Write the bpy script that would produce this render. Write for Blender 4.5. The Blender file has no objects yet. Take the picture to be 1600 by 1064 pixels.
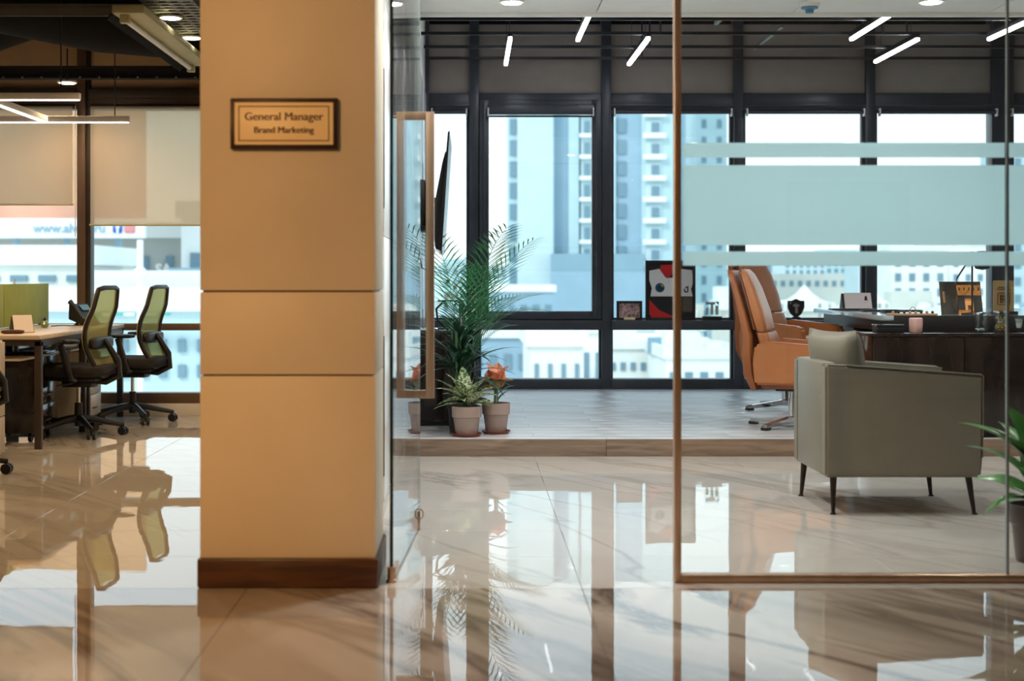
import bpy, bmesh, math, random
from mathutils import Vector, Matrix
random.seed(7)
PI = math.pi
SC = bpy.context.scene
COL = SC.collection
H = 1.116          # eye height
F = 2300.0         # focal length in pixels of the 1600 px wide frame

# ------------------------------------------------------------------ camera, sky, sun, exposure
cd = bpy.data.cameras.new('camera'); cam = bpy.data.objects.new('camera', cd); COL.objects.link(cam)
cam.location = (0, 0, H); cam.rotation_euler = (PI/2, 0, 0)
cd.sensor_width = 36; cd.lens = F/1600*36; cd.shift_x = 66/1600; cd.shift_y = -99/1600
cd.clip_start = .05; cd.clip_end = 3000
cd.dof.use_dof = True; cd.dof.focus_distance = 9.2; cd.dof.aperture_fstop = 2.4
SC.camera = cam
vs = SC.view_settings
vs.view_transform = 'Standard'; vs.look = 'None'; vs.gamma = 1; vs.use_curve_mapping = False; vs.exposure = 0.5
W = bpy.data.worlds.new('World'); SC.world = W; W.use_nodes = True
wn = W.node_tree.nodes; wl = W.node_tree.links; wn.clear()
wo = wn.new('ShaderNodeOutputWorld'); wb = wn.new('ShaderNodeBackground')
tc = wn.new('ShaderNodeTexCoord'); sx = wn.new('ShaderNodeSeparateXYZ'); rp = wn.new('ShaderNodeValToRGB')
wl.new(tc.outputs['Generated'], sx.inputs[0]); wl.new(sx.outputs['Z'], rp.inputs[0])
rp.color_ramp.elements[0].position = 0.0; rp.color_ramp.elements[0].color = (.88, .98, 1.0, 1)
rp.color_ramp.elements[1].position = 0.6; rp.color_ramp.elements[1].color = (.60, .80, .95, 1)
wl.new(rp.outputs[0], wb.inputs['Color']); wb.inputs['Strength'].default_value = 1.25
wl.new(wb.outputs[0], wo.inputs[0])
sd = bpy.data.lights.new('sun', 'SUN'); sd.energy = 1.15; sd.angle = math.radians(12); sd.color = (1, .98, .93)
so = bpy.data.objects.new('sun', sd); COL.objects.link(so)
so.rotation_euler = (math.radians(52), 0, math.radians(-38))   # comes from behind the office, lights the city's faces

def spot(x, y, z, watt, col, size=150, r=.05, blend=.6):
    l = bpy.data.lights.new('downlight_beam', 'SPOT'); l.energy = watt; l.color = col
    l.spot_size = math.radians(size); l.spot_blend = blend; l.shadow_soft_size = r
    o = bpy.data.objects.new('downlight_beam', l); COL.objects.link(o); o.location = (x, y, z); return o
WARM = (1, .53, .20); NEUT = (1, .96, .90)
K_COR, K_LEFT, K_ROOM = 23, 40, 66
for x, y in ((-1.6, 2.6), (-1.0, 1.7), (-3.6, 3.4), (1.6, 3.0), (3.4, 2.6), (-1.4, -.8), (1.4, -.8), (3.96, -.81), (-3.9, -.8), (4.0, -1.84)):
    spot(x, y, 2.56, K_COR*(1.9 if x < 0 and y > 0 else .14), WARM)
wsh = spot(-1.9, 1.3, 2.52, 210, WARM, 46, .06, .8); wsh.rotation_euler = (Vector((-.66, 5.3, 1.25))-wsh.location).to_track_quat('-Z', 'Y').to_euler()
for x, y in ((-1.925, 9.48), (-1.94, 10.27), (-3.2, 7.0), (-4.9, 9.0), (-1.9, 7.3), (-3.6, 9.0), (-3.09, 11.3)):
    spot(x, y, 2.60, K_LEFT, (1, .64, .32))
for x, y in ((.25, 8.75), (1.35, 7.0), (2.74, 8.8), (4.2, 7.0), (.3, 6.8), (4.6, 8.75), (.25, 6.0)):  # only the first is a visible downlight, the rest are added fill
    spot(x, y, 2.73, K_ROOM*(.35 if x > 4 and y < 8 else 1), NEUT)  # the last has no fixture, added to brighten the column's side face

# ------------------------------------------------------------------ materials
MATS = {}
def nd(t, ty, **kw):
    n = t.nodes.new(ty)
    for k, v in kw.items(): setattr(n, k, v)
    return n
def base(name):
    m = bpy.data.materials.new(name); m.use_nodes = True
    t = m.node_tree; t.nodes.clear()
    o = nd(t, 'ShaderNodeOutputMaterial'); b = nd(t, 'ShaderNodeBsdfPrincipled')
    t.links.new(b.outputs[0], o.inputs[0]); MATS[name] = m
    return m, t, b, o
def pm(name, c, rough=.5, metal=0, var=.06, scale=8, bump=0, bscale=60, stretch=None, coat=0, spec=.5, sheen=0):
    """principled material with a soft procedural variation of its colour"""
    m, t, b, o = base(name)
    L = t.links.new
    g = nd(t, 'ShaderNodeTexCoord'); mp = nd(t, 'ShaderNodeMapping'); L(g.outputs['Object'], mp.inputs[0])
    if stretch: mp.inputs['Scale'].default_value = stretch
    n = nd(t, 'ShaderNodeTexNoise'); n.inputs['Scale'].default_value = scale; n.inputs['Detail'].default_value = 4
    L(mp.outputs[0], n.inputs['Vector'])
    r = nd(t, 'ShaderNodeValToRGB')
    r.color_ramp.elements[0].position = .3; r.color_ramp.elements[1].position = .7
    r.color_ramp.elements[0].color = tuple(max(0, v*(1-var)) for v in c)+(1,)
    r.color_ramp.elements[1].color = tuple(min(1, v*(1+var)) for v in c)+(1,)
    L(n.outputs[0], r.inputs[0]); L(r.outputs[0], b.inputs['Base Color'])
    b.inputs['Roughness'].default_value = rough; b.inputs['Metallic'].default_value = metal
    b.inputs['Coat Weight'].default_value = coat; b.inputs['Specular IOR Level'].default_value = spec
    if sheen: b.inputs['Sheen Weight'].default_value = sheen
    if bump:
        n2 = nd(t, 'ShaderNodeTexNoise'); n2.inputs['Scale'].default_value = bscale; L(mp.outputs[0], n2.inputs['Vector'])
        bp = nd(t, 'ShaderNodeBump'); bp.inputs['Strength'].default_value = bump; bp.inputs['Distance'].default_value = .01
        L(n2.outputs[0], bp.inputs['Height']); L(bp.outputs[0], b.inputs['Normal'])
    return m
def emit(name, c, s):
    m, t, b, o = base(name); b.inputs['Base Color'].default_value = c+(1,)
    b.inputs['Emission Color'].default_value = c+(1,); b.inputs['Emission Strength'].default_value = s
    return m
def marble(name, c0, c1, c2, vscale, dist, thin, rough, wave=.0015):
    """polished stone: world-space veins, a very slight waviness of the surface"""
    m, t, b, o = base(name); L = t.links.new
    g = nd(t, 'ShaderNodeNewGeometry'); oi = nd(t, 'ShaderNodeObjectInfo')
    m0 = nd(t, 'ShaderNodeMapping'); m0.inputs['Rotation'].default_value = (0, 0, math.radians(58)); L(g.outputs['Position'], m0.inputs[0])
    mp = nd(t, 'ShaderNodeMapping'); mp.inputs['Scale'].default_value = (.38, 2.0, 1)
    L(m0.outputs[0], mp.inputs[0])
    n = nd(t, 'ShaderNodeTexNoise'); n.inputs['Scale'].default_value = vscale; n.inputs['Detail'].default_value = 7; n.inputs['Distortion'].default_value = dist
    L(mp.outputs[0], n.inputs['Vector'])
    s = nd(t, 'ShaderNodeMath', operation='SUBTRACT'); s.inputs[1].default_value = .5; L(n.outputs[0], s.inputs[0])
    a = nd(t, 'ShaderNodeMath', operation='ABSOLUTE'); L(s.outputs[0], a.inputs[0])
    r = nd(t, 'ShaderNodeValToRGB'); r.color_ramp.elements[0].position = 0; r.color_ramp.elements[0].color = c2+(1,)
    r.color_ramp.elements[1].position = thin; r.color_ramp.elements[1].color = c0+(1,)
    L(a.outputs[0], r.inputs[0])
    n2 = nd(t, 'ShaderNodeTexNoise'); n2.inputs['Scale'].default_value = vscale*.7; n2.inputs['Detail'].default_value = 3; L(mp.outputs[0], n2.inputs['Vector'])
    r2 = nd(t, 'ShaderNodeValToRGB'); r2.color_ramp.elements[0].position = .42; r2.color_ramp.elements[1].position = .62
    r2.color_ramp.elements[0].color = (0, 0, 0, 1); L(n2.outputs[0], r2.inputs[0])
    mx = nd(t, 'ShaderNodeMix', data_type='RGBA'); L(r2.outputs[0], mx.inputs[0]); L(r.outputs[0], mx.inputs[6]); mx.inputs[7].default_value = c1+(1,)
    mm = nd(t, 'ShaderNodeMix', data_type='RGBA', blend_type='MULTIPLY'); mm.inputs[0].default_value = .05
    L(mx.outputs[2], mm.inputs[6]); L(oi.outputs['Random'], mm.inputs[7]); L(mm.outputs[2], b.inputs['Base Color'])
    b.inputs['Roughness'].default_value = rough; b.inputs['IOR'].default_value = 1.6
    w = nd(t, 'ShaderNodeTexNoise'); w.inputs['Scale'].default_value = 4.5; w.inputs['Detail'].default_value = 2; L(g.outputs['Position'], w.inputs['Vector'])
    bp = nd(t, 'ShaderNodeBump'); bp.inputs['Strength'].default_value = 1; bp.inputs['Distance'].default_value = wave
    L(w.outputs[0], bp.inputs['Height']); L(bp.outputs[0], b.inputs['Normal'])
    return m
def wood(name, c0, c1, rough, scale=(1.2, 14, 14), bump=.15, world=False):
    m, t, b, o = base(name); L = t.links.new
    g = nd(t, 'ShaderNodeTexCoord'); mp = nd(t, 'ShaderNodeMapping'); mp.inputs['Scale'].default_value = scale
    oi = nd(t, 'ShaderNodeObjectInfo'); ad = nd(t, 'ShaderNodeVectorMath', operation='ADD')
    mu = nd(t, 'ShaderNodeMath', operation='MULTIPLY'); mu.inputs[1].default_value = 37; L(oi.outputs['Random'], mu.inputs[0])
    L(g.outputs['Object'], ad.inputs[0]); L(mu.outputs[0], ad.inputs[1]); L(ad.outputs[0], mp.inputs[0])
    n = nd(t, 'ShaderNodeTexNoise'); n.inputs['Scale'].default_value = 2; n.inputs['Detail'].default_value = 8; n.inputs['Distortion'].default_value = .8
    L(mp.outputs[0], n.inputs['Vector'])
    r = nd(t, 'ShaderNodeValToRGB'); r.color_ramp.elements[0].position = .32; r.color_ramp.elements[1].position = .68
    r.color_ramp.elements[0].color = c0+(1,); r.color_ramp.elements[1].color = c1+(1,)
    L(n.outputs[0], r.inputs[0]); L(r.outputs[0], b.inputs['Base Color']); b.inputs['Roughness'].default_value = rough
    bp = nd(t, 'ShaderNodeBump'); bp.inputs['Strength'].default_value = bump; bp.inputs['Distance'].default_value = .003
    L(n.outputs[0], bp.inputs['Height']); L(bp.outputs[0], b.inputs['Normal'])
    return m
def glass(name, tint, f0=.04, gain=1.0):
    """thin clear pane: straight-through transmission and Schlick reflection on both faces"""
    m, t, b, o = base(name); L = t.links.new; t.nodes.remove(b)
    g = nd(t, 'ShaderNodeNewGeometry')
    d = nd(t, 'ShaderNodeVectorMath', operation='DOT_PRODUCT'); L(g.outputs['Normal'], d.inputs[0]); L(g.outputs['Incoming'], d.inputs[1])
    a = nd(t, 'ShaderNodeMath', operation='ABSOLUTE'); L(d.outputs['Value'], a.inputs[0])
    s = nd(t, 'ShaderNodeMath', operation='SUBTRACT'); s.inputs[0].default_value = 1; L(a.outputs[0], s.inputs[1])
    p = nd(t, 'ShaderNodeMath', operation='POWER'); p.inputs[1].default_value = 5; L(s.outputs[0], p.inputs[0])
    q = nd(t, 'ShaderNodeMath', operation='MULTIPLY_ADD'); q.inputs[1].default_value = (1-f0)*gain; q.inputs[2].default_value = f0; L(p.outputs[0], q.inputs[0])
    tr = nd(t, 'ShaderNodeBsdfTransparent'); tr.inputs[0].default_value = tint+(1,)
    gl = nd(t, 'ShaderNodeBsdfGlossy'); gl.inputs['Roughness'].default_value = 0
    mx = nd(t, 'ShaderNodeMixShader'); L(q.outputs[0], mx.inputs[0]); L(tr.outputs[0], mx.inputs[1]); L(gl.outputs[0], mx.inputs[2])
    L(mx.outputs[0], o.inputs[0]); return m
def film(name, c, rough, transl, transp=0):
    """frosted film / blind cloth: rough refraction or translucent cloth mixed with diffuse"""
    m, t, b, o = base(name); L = t.links.new; t.nodes.remove(b)
    d = nd(t, 'ShaderNodeBsdfDiffuse'); d.inputs[0].default_value = c+(1,)
    tl = nd(t, 'ShaderNodeBsdfTranslucent'); tl.inputs[0].default_value = c+(1,)
    a = nd(t, 'ShaderNodeMixShader'); a.inputs[0].default_value = transl; L(d.outputs[0], a.inputs[1]); L(tl.outputs[0], a.inputs[2])
    tr = nd(t, 'ShaderNodeBsdfTransparent') if rough is None else nd(t, 'ShaderNodeBsdfRefraction')
    tr.inputs[0].default_value = c+(1,)
    if rough is not None: tr.inputs['Roughness'].default_value = rough; tr.inputs['IOR'].default_value = 1.3
    e = nd(t, 'ShaderNodeMixShader'); e.inputs[0].default_value = transp; L(a.outputs[0], e.inputs[1]); L(tr.outputs[0], e.inputs[2])
    L(e.outputs[0], o.inputs[0]); return m

M_tile = marble('polished_marble', (.60, .58, .55), (.545, .525, .49), (.44, .41, .37), .9, 1.2, .03, .012, .00035)
M_cor = marble('veined_marble', (.54, .48, .41), (.33, .28, .23), (.12, .085, .06), 1.0, 1.5, .07, .018, .0003)
M_grout = pm('grout', (.32, .28, .24), .7)
M_clad = pm('column_cladding', (.68, .60, .47), .5, var=.04, scale=3, bump=.03)
M_skirt = wood('dark_wood', (.040, .015, .007), (.105, .044, .020), .4, (1.5, 12, 12))
M_white = pm('white_gloss', (.78, .80, .80), .16, var=.02)
M_plaster = pm('plaster', (.70, .68, .64), .8, var=.03)
M_ceil = pm('ceiling_white', (.86, .88, .86), .85, var=.02)
M_alu = pm('dark_aluminium', (.060, .070, .085), .36, .2, var=.1)
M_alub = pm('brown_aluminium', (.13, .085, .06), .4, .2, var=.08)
M_alud = pm('shadow_brown_aluminium', (.035, .027, .022), .45, .2)  # darker brown for mullion channels, header rails and blind rolls
M_trans = pm('taupe_panel', (.30, .27, .24), .8, var=.05)
M_beige = pm('beige_panel', (.50, .34, .20), .8, var=.05)
M_black = pm('black_paint', (.010, .010, .012), .45)
M_slab = pm('dark_soffit', (.012, .012, .014), .9, spec=.2)
M_glass = glass('clear_glass', (.985, .995, .99))
M_wglass = glass('window_glass', (.95, .985, .99))
M_gedge = pm('glass_edge', (.006, .022, .022), .1)
M_gedgel = pm('glass_edge_light', (.30, .36, .36), .15)
M_frost = film('frosted_film', (.80, .93, .94), .55, .75, .72)
M_blind = film('blind_cloth', (.86, .76, .64), None, .6, .50)
M_bronze = pm('brushed_bronze', (.52, .365, .25), .32, .75, var=.12, scale=14, stretch=(1, 1, .2))
M_gold = pm('gold_plate', (.98, .78, .46), .4, .0, var=.03)
M_chrome = pm('chrome', (.75, .75, .77), .08, 1, var=.02)
M_dwood = wood('oak_riser', (.16, .11, .075), (.30, .215, .155), .45, (1.5, 10, 16))
M_plank = wood('pale_plank', (.50, .505, .52), (.56, .565, .58), .32, (1.0, 9, 9), .0)
M_blackp = pm('black_plastic', (.007, .007, .009), .42, bump=.02)
M_blackf = pm('black_fabric', (.013, .012, .012), .85, bump=.25, bscale=300)
M_mesh = film('green_mesh', (.50, .50, .24), None, .45, .30)
M_ygreen = pm('lime_edge', (.55, .50, .16), .5)
M_green = pm('green_felt', (.30, .36, .10), .9, bump=.15, bscale=300)
M_desk = wood('light_oak_top', (.55, .46, .35), (.66, .57, .46), .35, (1, 8, 8))
M_dkm = pm('desk_steel', (.055, .04, .033), .4, .4)
M_cabw = wood('bleached_oak', (.50, .44, .37), (.62, .56, .48), .45, (8, 8, 1))
M_leather = pm('orange_leather', (.40, .155, .058), .34, var=.10, scale=5, bump=.12, bscale=90, coat=.1)
M_leatherd = pm('brown_leather', (.29, .095, .030), .36, var=.10, scale=5, bump=.12, bscale=90)
M_stitch = pm('stitching', (.18, .06, .02), .6)
M_grey = pm('taupe_leather', (.195, .185, .148), .42, var=.06, scale=4, bump=.10, bscale=120)
M_darkleg = pm('dark_metal_leg', (.018, .013, .011), .35, .5)
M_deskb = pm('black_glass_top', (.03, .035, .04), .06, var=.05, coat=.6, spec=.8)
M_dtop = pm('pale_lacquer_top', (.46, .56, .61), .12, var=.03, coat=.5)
M_deskd = wood('ebony_veneer', (.012, .008, .007), (.026, .018, .015), .13, (6, 6, 1), .03)
M_pot = pm('taupe_glaze', (.37, .275, .235), .22, var=.05)
M_potd = pm('dark_glaze', (.075, .055, .05), .3, var=.05)
M_sauc = pm('terracotta_saucer', (.20, .035, .022), .4)
M_soil = pm('soil', (.03, .02, .013), .95, bump=.6, bscale=40)
M_palm = pm('palm_green', (.035, .20, .07), .38, var=.3, scale=3)
M_dark = pm('dark_leaf', (.014, .055, .030), .30, var=.3)
M_stem = pm('green_stem', (.07, .16, .06), .5)
M_broad = pm('broad_leaf', (.07, .22, .06), .3, var=.35, scale=4)
M_coral = pm('coral_leaf', (.78, .30, .17), .45, var=.3, scale=14)
M_olive = pm('olive_leaf', (.30, .21, .09), .45, var=.3, scale=14)
M_wt = pm('white_paint', (.82, .82, .80), .4, var=.02)
M_paper = pm('paper', (.72, .68, .70), .7, var=.02)
M_screen = pm('tv_black', (.006, .008, .012), .12)
M_led = emit('led_cool', (.93, .93, 1.0), 16)
M_ledw = emit('led_warm', (1, .84, .76), 4)
M_dl = emit('downlight_glow', (1, .97, .9), 14)
M_dlw = emit('downlight_glow_warm', (1, .88, .68), 14)
M_tray = pm('galvanised_tray', (.22, .22, .20), .5, .6)
M_fix = pm('cream_fixture', (.52, .52, .33), .5)
M_pink = pm('pink_wax', (.70, .46, .42), .5)
M_red = pm('red_cloth', (.62, .022, .025), .8)
M_navy = pm('deep_green', (.0, .05, .04), .6)
M_blue = pm('emblem_blue', (.01, .06, .16), .5)
M_yel = pm('emblem_yellow', (.45, .40, .06), .5)
M_txt = pm('brown_ink', (.075, .022, .008), .5)
M_silver = pm('engraved_silver', (.55, .50, .46), .3, .8)
M_plaq = pm('dark_plaque', (.035, .025, .024), .3)
M_lblue = pm('pale_blue_plastic', (.10, .26, .42), .4)
M_tan = wood('tan_wood', (.36, .21, .10), (.52, .33, .18), .4, (1, 12, 12))
M_ora = pm('print_orange', (.52, .22, .045), .6, var=.3, scale=30)
M_ph = pm('print_dark', (.028, .024, .017), .5, var=.5, scale=20)
M_ph2 = pm('print_rose', (.42, .27, .26), .5, var=.9, scale=34)

# variegated leaf
m, t, b, o = base('variegated_leaf'); L = t.links.new
g = nd(t, 'ShaderNodeTexCoord'); n = nd(t, 'ShaderNodeTexNoise'); n.inputs['Scale'].default_value = 75; n.inputs['Detail'].default_value = 3; L(g.outputs['Object'], n.inputs['Vector'])
r = nd(t, 'ShaderNodeValToRGB'); r.color_ramp.elements[0].position = .46; r.color_ramp.elements[1].position = .55
r.color_ramp.elements[0].color = (.055, .15, .045, 1); r.color_ramp.elements[1].color = (.60, .64, .40, 1)
L(n.outputs[0], r.inputs[0]); L(r.outputs[0], b.inputs['Base Color']); b.inputs['Roughness'].default_value = .4
M_vari = m

# ------------------------------------------------------------------ mesh helpers
def new(): return bmesh.new()
def bx(bm, x0, x1, y0, y1, z0, z1, bev=0, seg=2, R=None):
    M = Matrix.Translation(((x0+x1)/2, (y0+y1)/2, (z0+z1)/2)) @ Matrix.Diagonal((abs(x1-x0), abs(y1-y0), abs(z1-z0), 1))
    v = bmesh.ops.create_cube(bm, size=1, matrix=M)['verts']
    if bev:
        e = list({e for q in v for e in q.link_edges})
        v = bmesh.ops.bevel(bm, geom=e, offset=bev, segments=seg, affect='EDGES', profile=.5)['verts']
    if R is not None:
        bmesh.ops.transform(bm, matrix=R, verts=[q for q in v if q.is_valid])
    return bm
def ring_skin(bm, rings, cap=True, closed=False):
    vs = [[bm.verts.new(p) for p in r] for r in rings]; n = len(vs[0])
    k = len(vs)
    for i in range(k if closed else k-1):
        a, b = vs[i], vs[(i+1) % k]
        for j in range(n):
            try: bm.faces.new((a[j], a[(j+1) % n], b[(j+1) % n], b[j]))
            except ValueError: pass
    if cap and not closed:
        bm.faces.new(vs[0][::-1]); bm.faces.new(vs[-1])
    return bm
def tube(bm, pts, r, n=8, closed=False, flat=1.0):
    pts = [Vector(p) for p in pts]; k = len(pts); rr = r if isinstance(r, (list, tuple)) else [r]*k
    rings = []; up = None
    for i in range(k):
        a = pts[(i-1) % k] if (closed or i > 0) else pts[i]; b = pts[(i+1) % k] if (closed or i < k-1) else pts[i]
        d = (b-a).normalized()
        if up is None:
            up = Vector((0, 0, 1)) if abs(d.z) < .9 else Vector((1, 0, 0))
        s = d.cross(up).normalized(); up = s.cross(d).normalized()
        rings.append([pts[i] + (s*math.cos(2*PI*j/n)+up*math.sin(2*PI*j/n)*flat)*rr[i] for j in range(n)])
    return ring_skin(bm, rings, closed=closed)
def lathe(bm, prof, n=24, c=(0, 0, 0)):
    rings = [[(c[0]+r*math.cos(2*PI*j/n), c[1]+r*math.sin(2*PI*j/n), c[2]+z) for j in range(n)] for r, z in prof]
    return ring_skin(bm, rings)
def prism(bm, poly, ax, a, b, bev=0):
    f = {'x': lambda u, v, w: (w, u, v), 'y': lambda u, v, w: (u, w, v), 'z': lambda u, v, w: (u, v, w)}[ax]
    va = [bm.verts.new(f(u, v, a)) for u, v in poly]; vb = [bm.verts.new(f(u, v, b)) for u, v in poly]; n = len(poly)
    fs = [bm.faces.new(va), bm.faces.new(vb[::-1])]
    for i in range(n): fs.append(bm.faces.new((va[i], vb[i], vb[(i+1) % n], va[(i+1) % n])))
    bmesh.ops.recalc_face_normals(bm, faces=fs)
    if bev:
        e = list({e for q in fs for e in q.edges}); bmesh.ops.bevel(bm, geom=e, offset=bev, segments=2, affect='EDGES')
    return bm
def sgn(c, e): return math.copysign(abs(c)**e, c)
def cushion(bm, c, s, e=.35, nu=28, nv=16, M=None):
    """superellipsoid pad"""
    rings = []
    for i in range(1, nv):
        a = -PI/2+PI*i/nv
        rings.append([Vector((s[0]/2*sgn(math.cos(a), e)*sgn(math.cos(2*PI*j/nu), e), s[1]/2*sgn(math.cos(a), e)*sgn(math.sin(2*PI*j/nu), e), s[2]/2*sgn(math.sin(a), e))) for j in range(nu)])
    T = Matrix.Translation(c) @ (M or Matrix())
    return ring_skin(bm, [[T @ p for p in r] for r in rings])
def slab(bm, secs, e=.4, n=24):
    """upright pad lofted through sections (x, z, thickness, width)"""
    rings = []
    for x, z, th, wd in secs:
        rings.append([(x+th/2*sgn(math.cos(2*PI*j/n), e), wd/2*sgn(math.sin(2*PI*j/n), e), z) for j in range(n)])
    return ring_skin(bm, rings)
def bolster(bm, xs, n=24): return slab(bm, xs, .5, n)
def finish(bm, ang=38):
    bmesh.ops.recalc_face_normals(bm, faces=bm.faces)
    for f in bm.faces: f.smooth = True
    for e in bm.edges:
        if len(e.link_faces) == 2 and e.calc_face_angle(0) > math.radians(ang): e.smooth = False
def obj(name, bm, m, parent=None, loc=None, rot=None, label=None, kind=None, flat=False):
    if not flat: finish(bm)
    me = bpy.data.meshes.new(name); bm.to_mesh(me); bm.free()
    for q in (m if isinstance(m, (list, tuple)) else [m]): me.materials.append(q)
    o = bpy.data.objects.new(name, me); COL.objects.link(o); o.parent = parent
    if loc: o.location = loc
    if rot: o.rotation_euler = rot
    if label: o['label'] = label
    if kind: o['kind'] = kind
    return o
def inst(src, parent=None, loc=(0, 0, 0), rot=None, scale=None, name=None):
    o = src.copy(); COL.objects.link(o); o.parent = parent; o.location = loc
    if name: o.name = name
    if rot: o.rotation_euler = rot
    if scale: o.scale = scale
    return o
def tag(o, label, cat, group=None):
    o['label'] = label; o['category'] = cat
    if group: o['group'] = group
    return o
def thing(name, label, cat, loc=(0, 0, 0), rz=0, group=None):
    o = bpy.data.objects.new(name, None); COL.objects.link(o); o.location = loc; o.rotation_euler = (0, 0, rz)
    o.empty_display_size = .1
    return tag(o, label, cat, group)
def struct(name, bm=None, m=None, parent=None, loc=None):
    if bm is None:
        o = bpy.data.objects.new(name, None); COL.objects.link(o); o.parent = parent
        if loc: o.location = loc
    else: o = obj(name, bm, m, parent, loc)
    if parent is None: o['kind'] = 'structure'
    return o
def copy_tree(o, parent=None):
    c = o.copy(); COL.objects.link(c); c.parent = parent
    for ch in list(o.children): copy_tree(ch, c)
    return c
def box1(name, b, m, parent=None, bev=0, label=None, loc=None):
    return obj(name, bx(new(), *b, bev=bev), m, parent, label=label, loc=loc)
def text(s, size, m, parent, loc, name='lettering', align='CENTER', rot=(PI/2, 0, 0), bold=.0, sx=1.0, depth=.0008):
    cu = bpy.data.curves.new('t', 'FONT'); cu.body = s; cu.size = size; cu.align_x = align; cu.align_y = 'CENTER'
    cu.extrude = depth; cu.offset = bold; cu.resolution_u = 4
    o = bpy.data.objects.new('t', cu); COL.objects.link(o)
    bpy.context.view_layer.update()
    me = bpy.data.meshes.new_from_object(o.evaluated_get(bpy.context.evaluated_depsgraph_get()))
    bpy.data.objects.remove(o); bpy.data.curves.remove(cu); me.name = name
    me.materials.clear(); me.materials.append(m)
    q = bpy.data.objects.new(name, me); COL.objects.link(q); q.parent = parent; q.location = loc; q.rotation_euler = rot; q.scale = (sx, 1, 1)
    return q
def P(px, py, d): return Vector(((px-734)*d/F, d, H-(py-433)*d/F))
def X(px, d): return (px-734)*d/F
def Z(py, d): return H-(py-433)*d/F

# ------------------------------------------------------------------ floor
YW, YL, YP, ZP, YG = 13.25, 11.9, 9.17, .108, 5.40      # right windows, left windows, platform edge, platform height, glass partition
fl = struct('floor', bx(new(), -7, 7, -6, 14.2, -.15, -.012), M_grout)
t0 = None
def floor_tiles(y0, y1, sy, m, nm):
    src = None; y = y0
    while y < y1-.01:
        yy = min(y+sy, y1)
        for i in range(-6, 6):
            x0 = -.05+1.2*i-.85+.0
            x0 = (-1.79*H+1.2*(i+2))
            if x0 > 7 or x0+1.2 < -7: continue
            if src is None or abs(src[1]-(yy-y)) > 1e-4:
                bm = bx(new(), .0008, 1.1992, .0008, yy-y-.0008, -.012, 0, bev=.0008, seg=1)
                o = obj(nm, bm, m, fl, (x0, y, 0)); src = (o, yy-y)
            else: inst(src[0], fl, (x0, y, 0))
        y = yy
floor_tiles(5.28, 13.08, .6, M_tile, 'marble_tile')
floor_tiles(-3.12, 5.28, 1.2, M_cor, 'veined_marble_tile')
# platform with its planks and riser boards
pf = struct('platform', bx(new(), -.40, 6, YP+.02, YW+.25, 0, ZP-.014), M_grout)
src = None; y = YP; r = 0
while y < YW+.1:
    x = -.395-(.0 if r % 3 == 0 else (.45 if r % 3 == 1 else .8))
    while x < 6:
        a, b_ = max(x, -.395), min(x+1.25, 6)
        if b_-a > .05:
            key = round(b_-a, 3)
            box1('plank', (0, b_-a-.0016, 0, .1885, ZP-.014, ZP), M_plank, pf, .0006, loc=(a, y, 0)) if key != 1.25 or src is None else inst(src, pf, (a, y, 0))
            if key == 1.25 and src is None: src = [o for o in pf.children][-1]
        x += 1.25
    y += .19; r += 1
x = -.40
for ln in (1.25, 1.32, 1.2, 1.3, 1.33):
    box1('riser_board', (0, ln-.002, 0, .02, 0, ZP-.0005), M_dwood, pf, .001, loc=(x, YP-.012, 0)); x += ln

# ------------------------------------------------------------------ shell
wm = struct('wall_middle', bx(new(), -.58, -.402, 5.78, YW+.2, 0, 3.7), M_plaster)
k = 0
for y0, y1 in ((5.78, 6.68), (6.70, 7.60), (7.62, 8.52), (8.54, 9.44), (9.46, 10.36), (10.38, 11.28), (11.30, 12.20), (12.22, 13.12)):
    for z0, z1 in ((.10, 1.30), (1.305, 2.74)):
        pn = box1('wall_panel', (-.402, -.388, y0, y1, z0, z1), M_white, wm, .002)
        box1('handle_slot', (-.388, -.384, y1-.06, y1-.04, z0+.12, min(z1, z0+.75)), M_alu, pn)
struct('wall_left', bx(new(), -7.2, -7, -6, YL+.3, -.14, 3.7), M_plaster)
struct('wall_right', bx(new(), 6, 6.2, -6, YW+.2, -.14, 3.7), M_plaster)
wf = struct('wall_front', bx(new(), -7.2, 7.2, -6.2, -6, -.14, 3.7), M_beige)
for i, (a, b_) in enumerate(((-5.6, -4.2), (-2.6, -1.2), (.6, 2.0), (3.6, 5.0))):
    box1('door_leaf', (a, b_, -6, -5.94, 0, 2.2), M_skirt if i % 2 else M_tan, wf, .004)
c1 = struct('ceiling', bx(new(), -.40, 6, 5.40, YP-.0, 2.775, 2.9), M_slab)
for i in range(6):
    for j in range(3):
        x0 = -.38+1.22*i-.05; y0 = 5.45+1.2*j+.1
        if x0+1.2 > 6.9: continue
        box1('ceiling_panel', (max(x0, -.39), min(x0+1.212, 5.99), y0, y0+1.192, 2.76, 2.775), M_ceil, c1, .001)
box1('edge_trim', (-.39, 6, YP-.02, YP+.005, 2.735, 2.9), M_ceil, c1, .002)
struct('ceiling', bx(new(), -7.2, 6.2, -6.2, 5.38, 2.60, 2.75), M_plaster)
struct('ceiling', bx(new(), -7.2, 6.2, 5.2, YW+.5, 3.7, 3.9), M_slab)
struct('ceiling', bx(new(), -7.2, 6.2, 5.3, 5.38, 2.75, 3.75), M_slab)
struct('trim_1', bx(new(), -.42, 6, YP+.005, YP+.09, 2.78, 3.7), M_slab)

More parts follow.
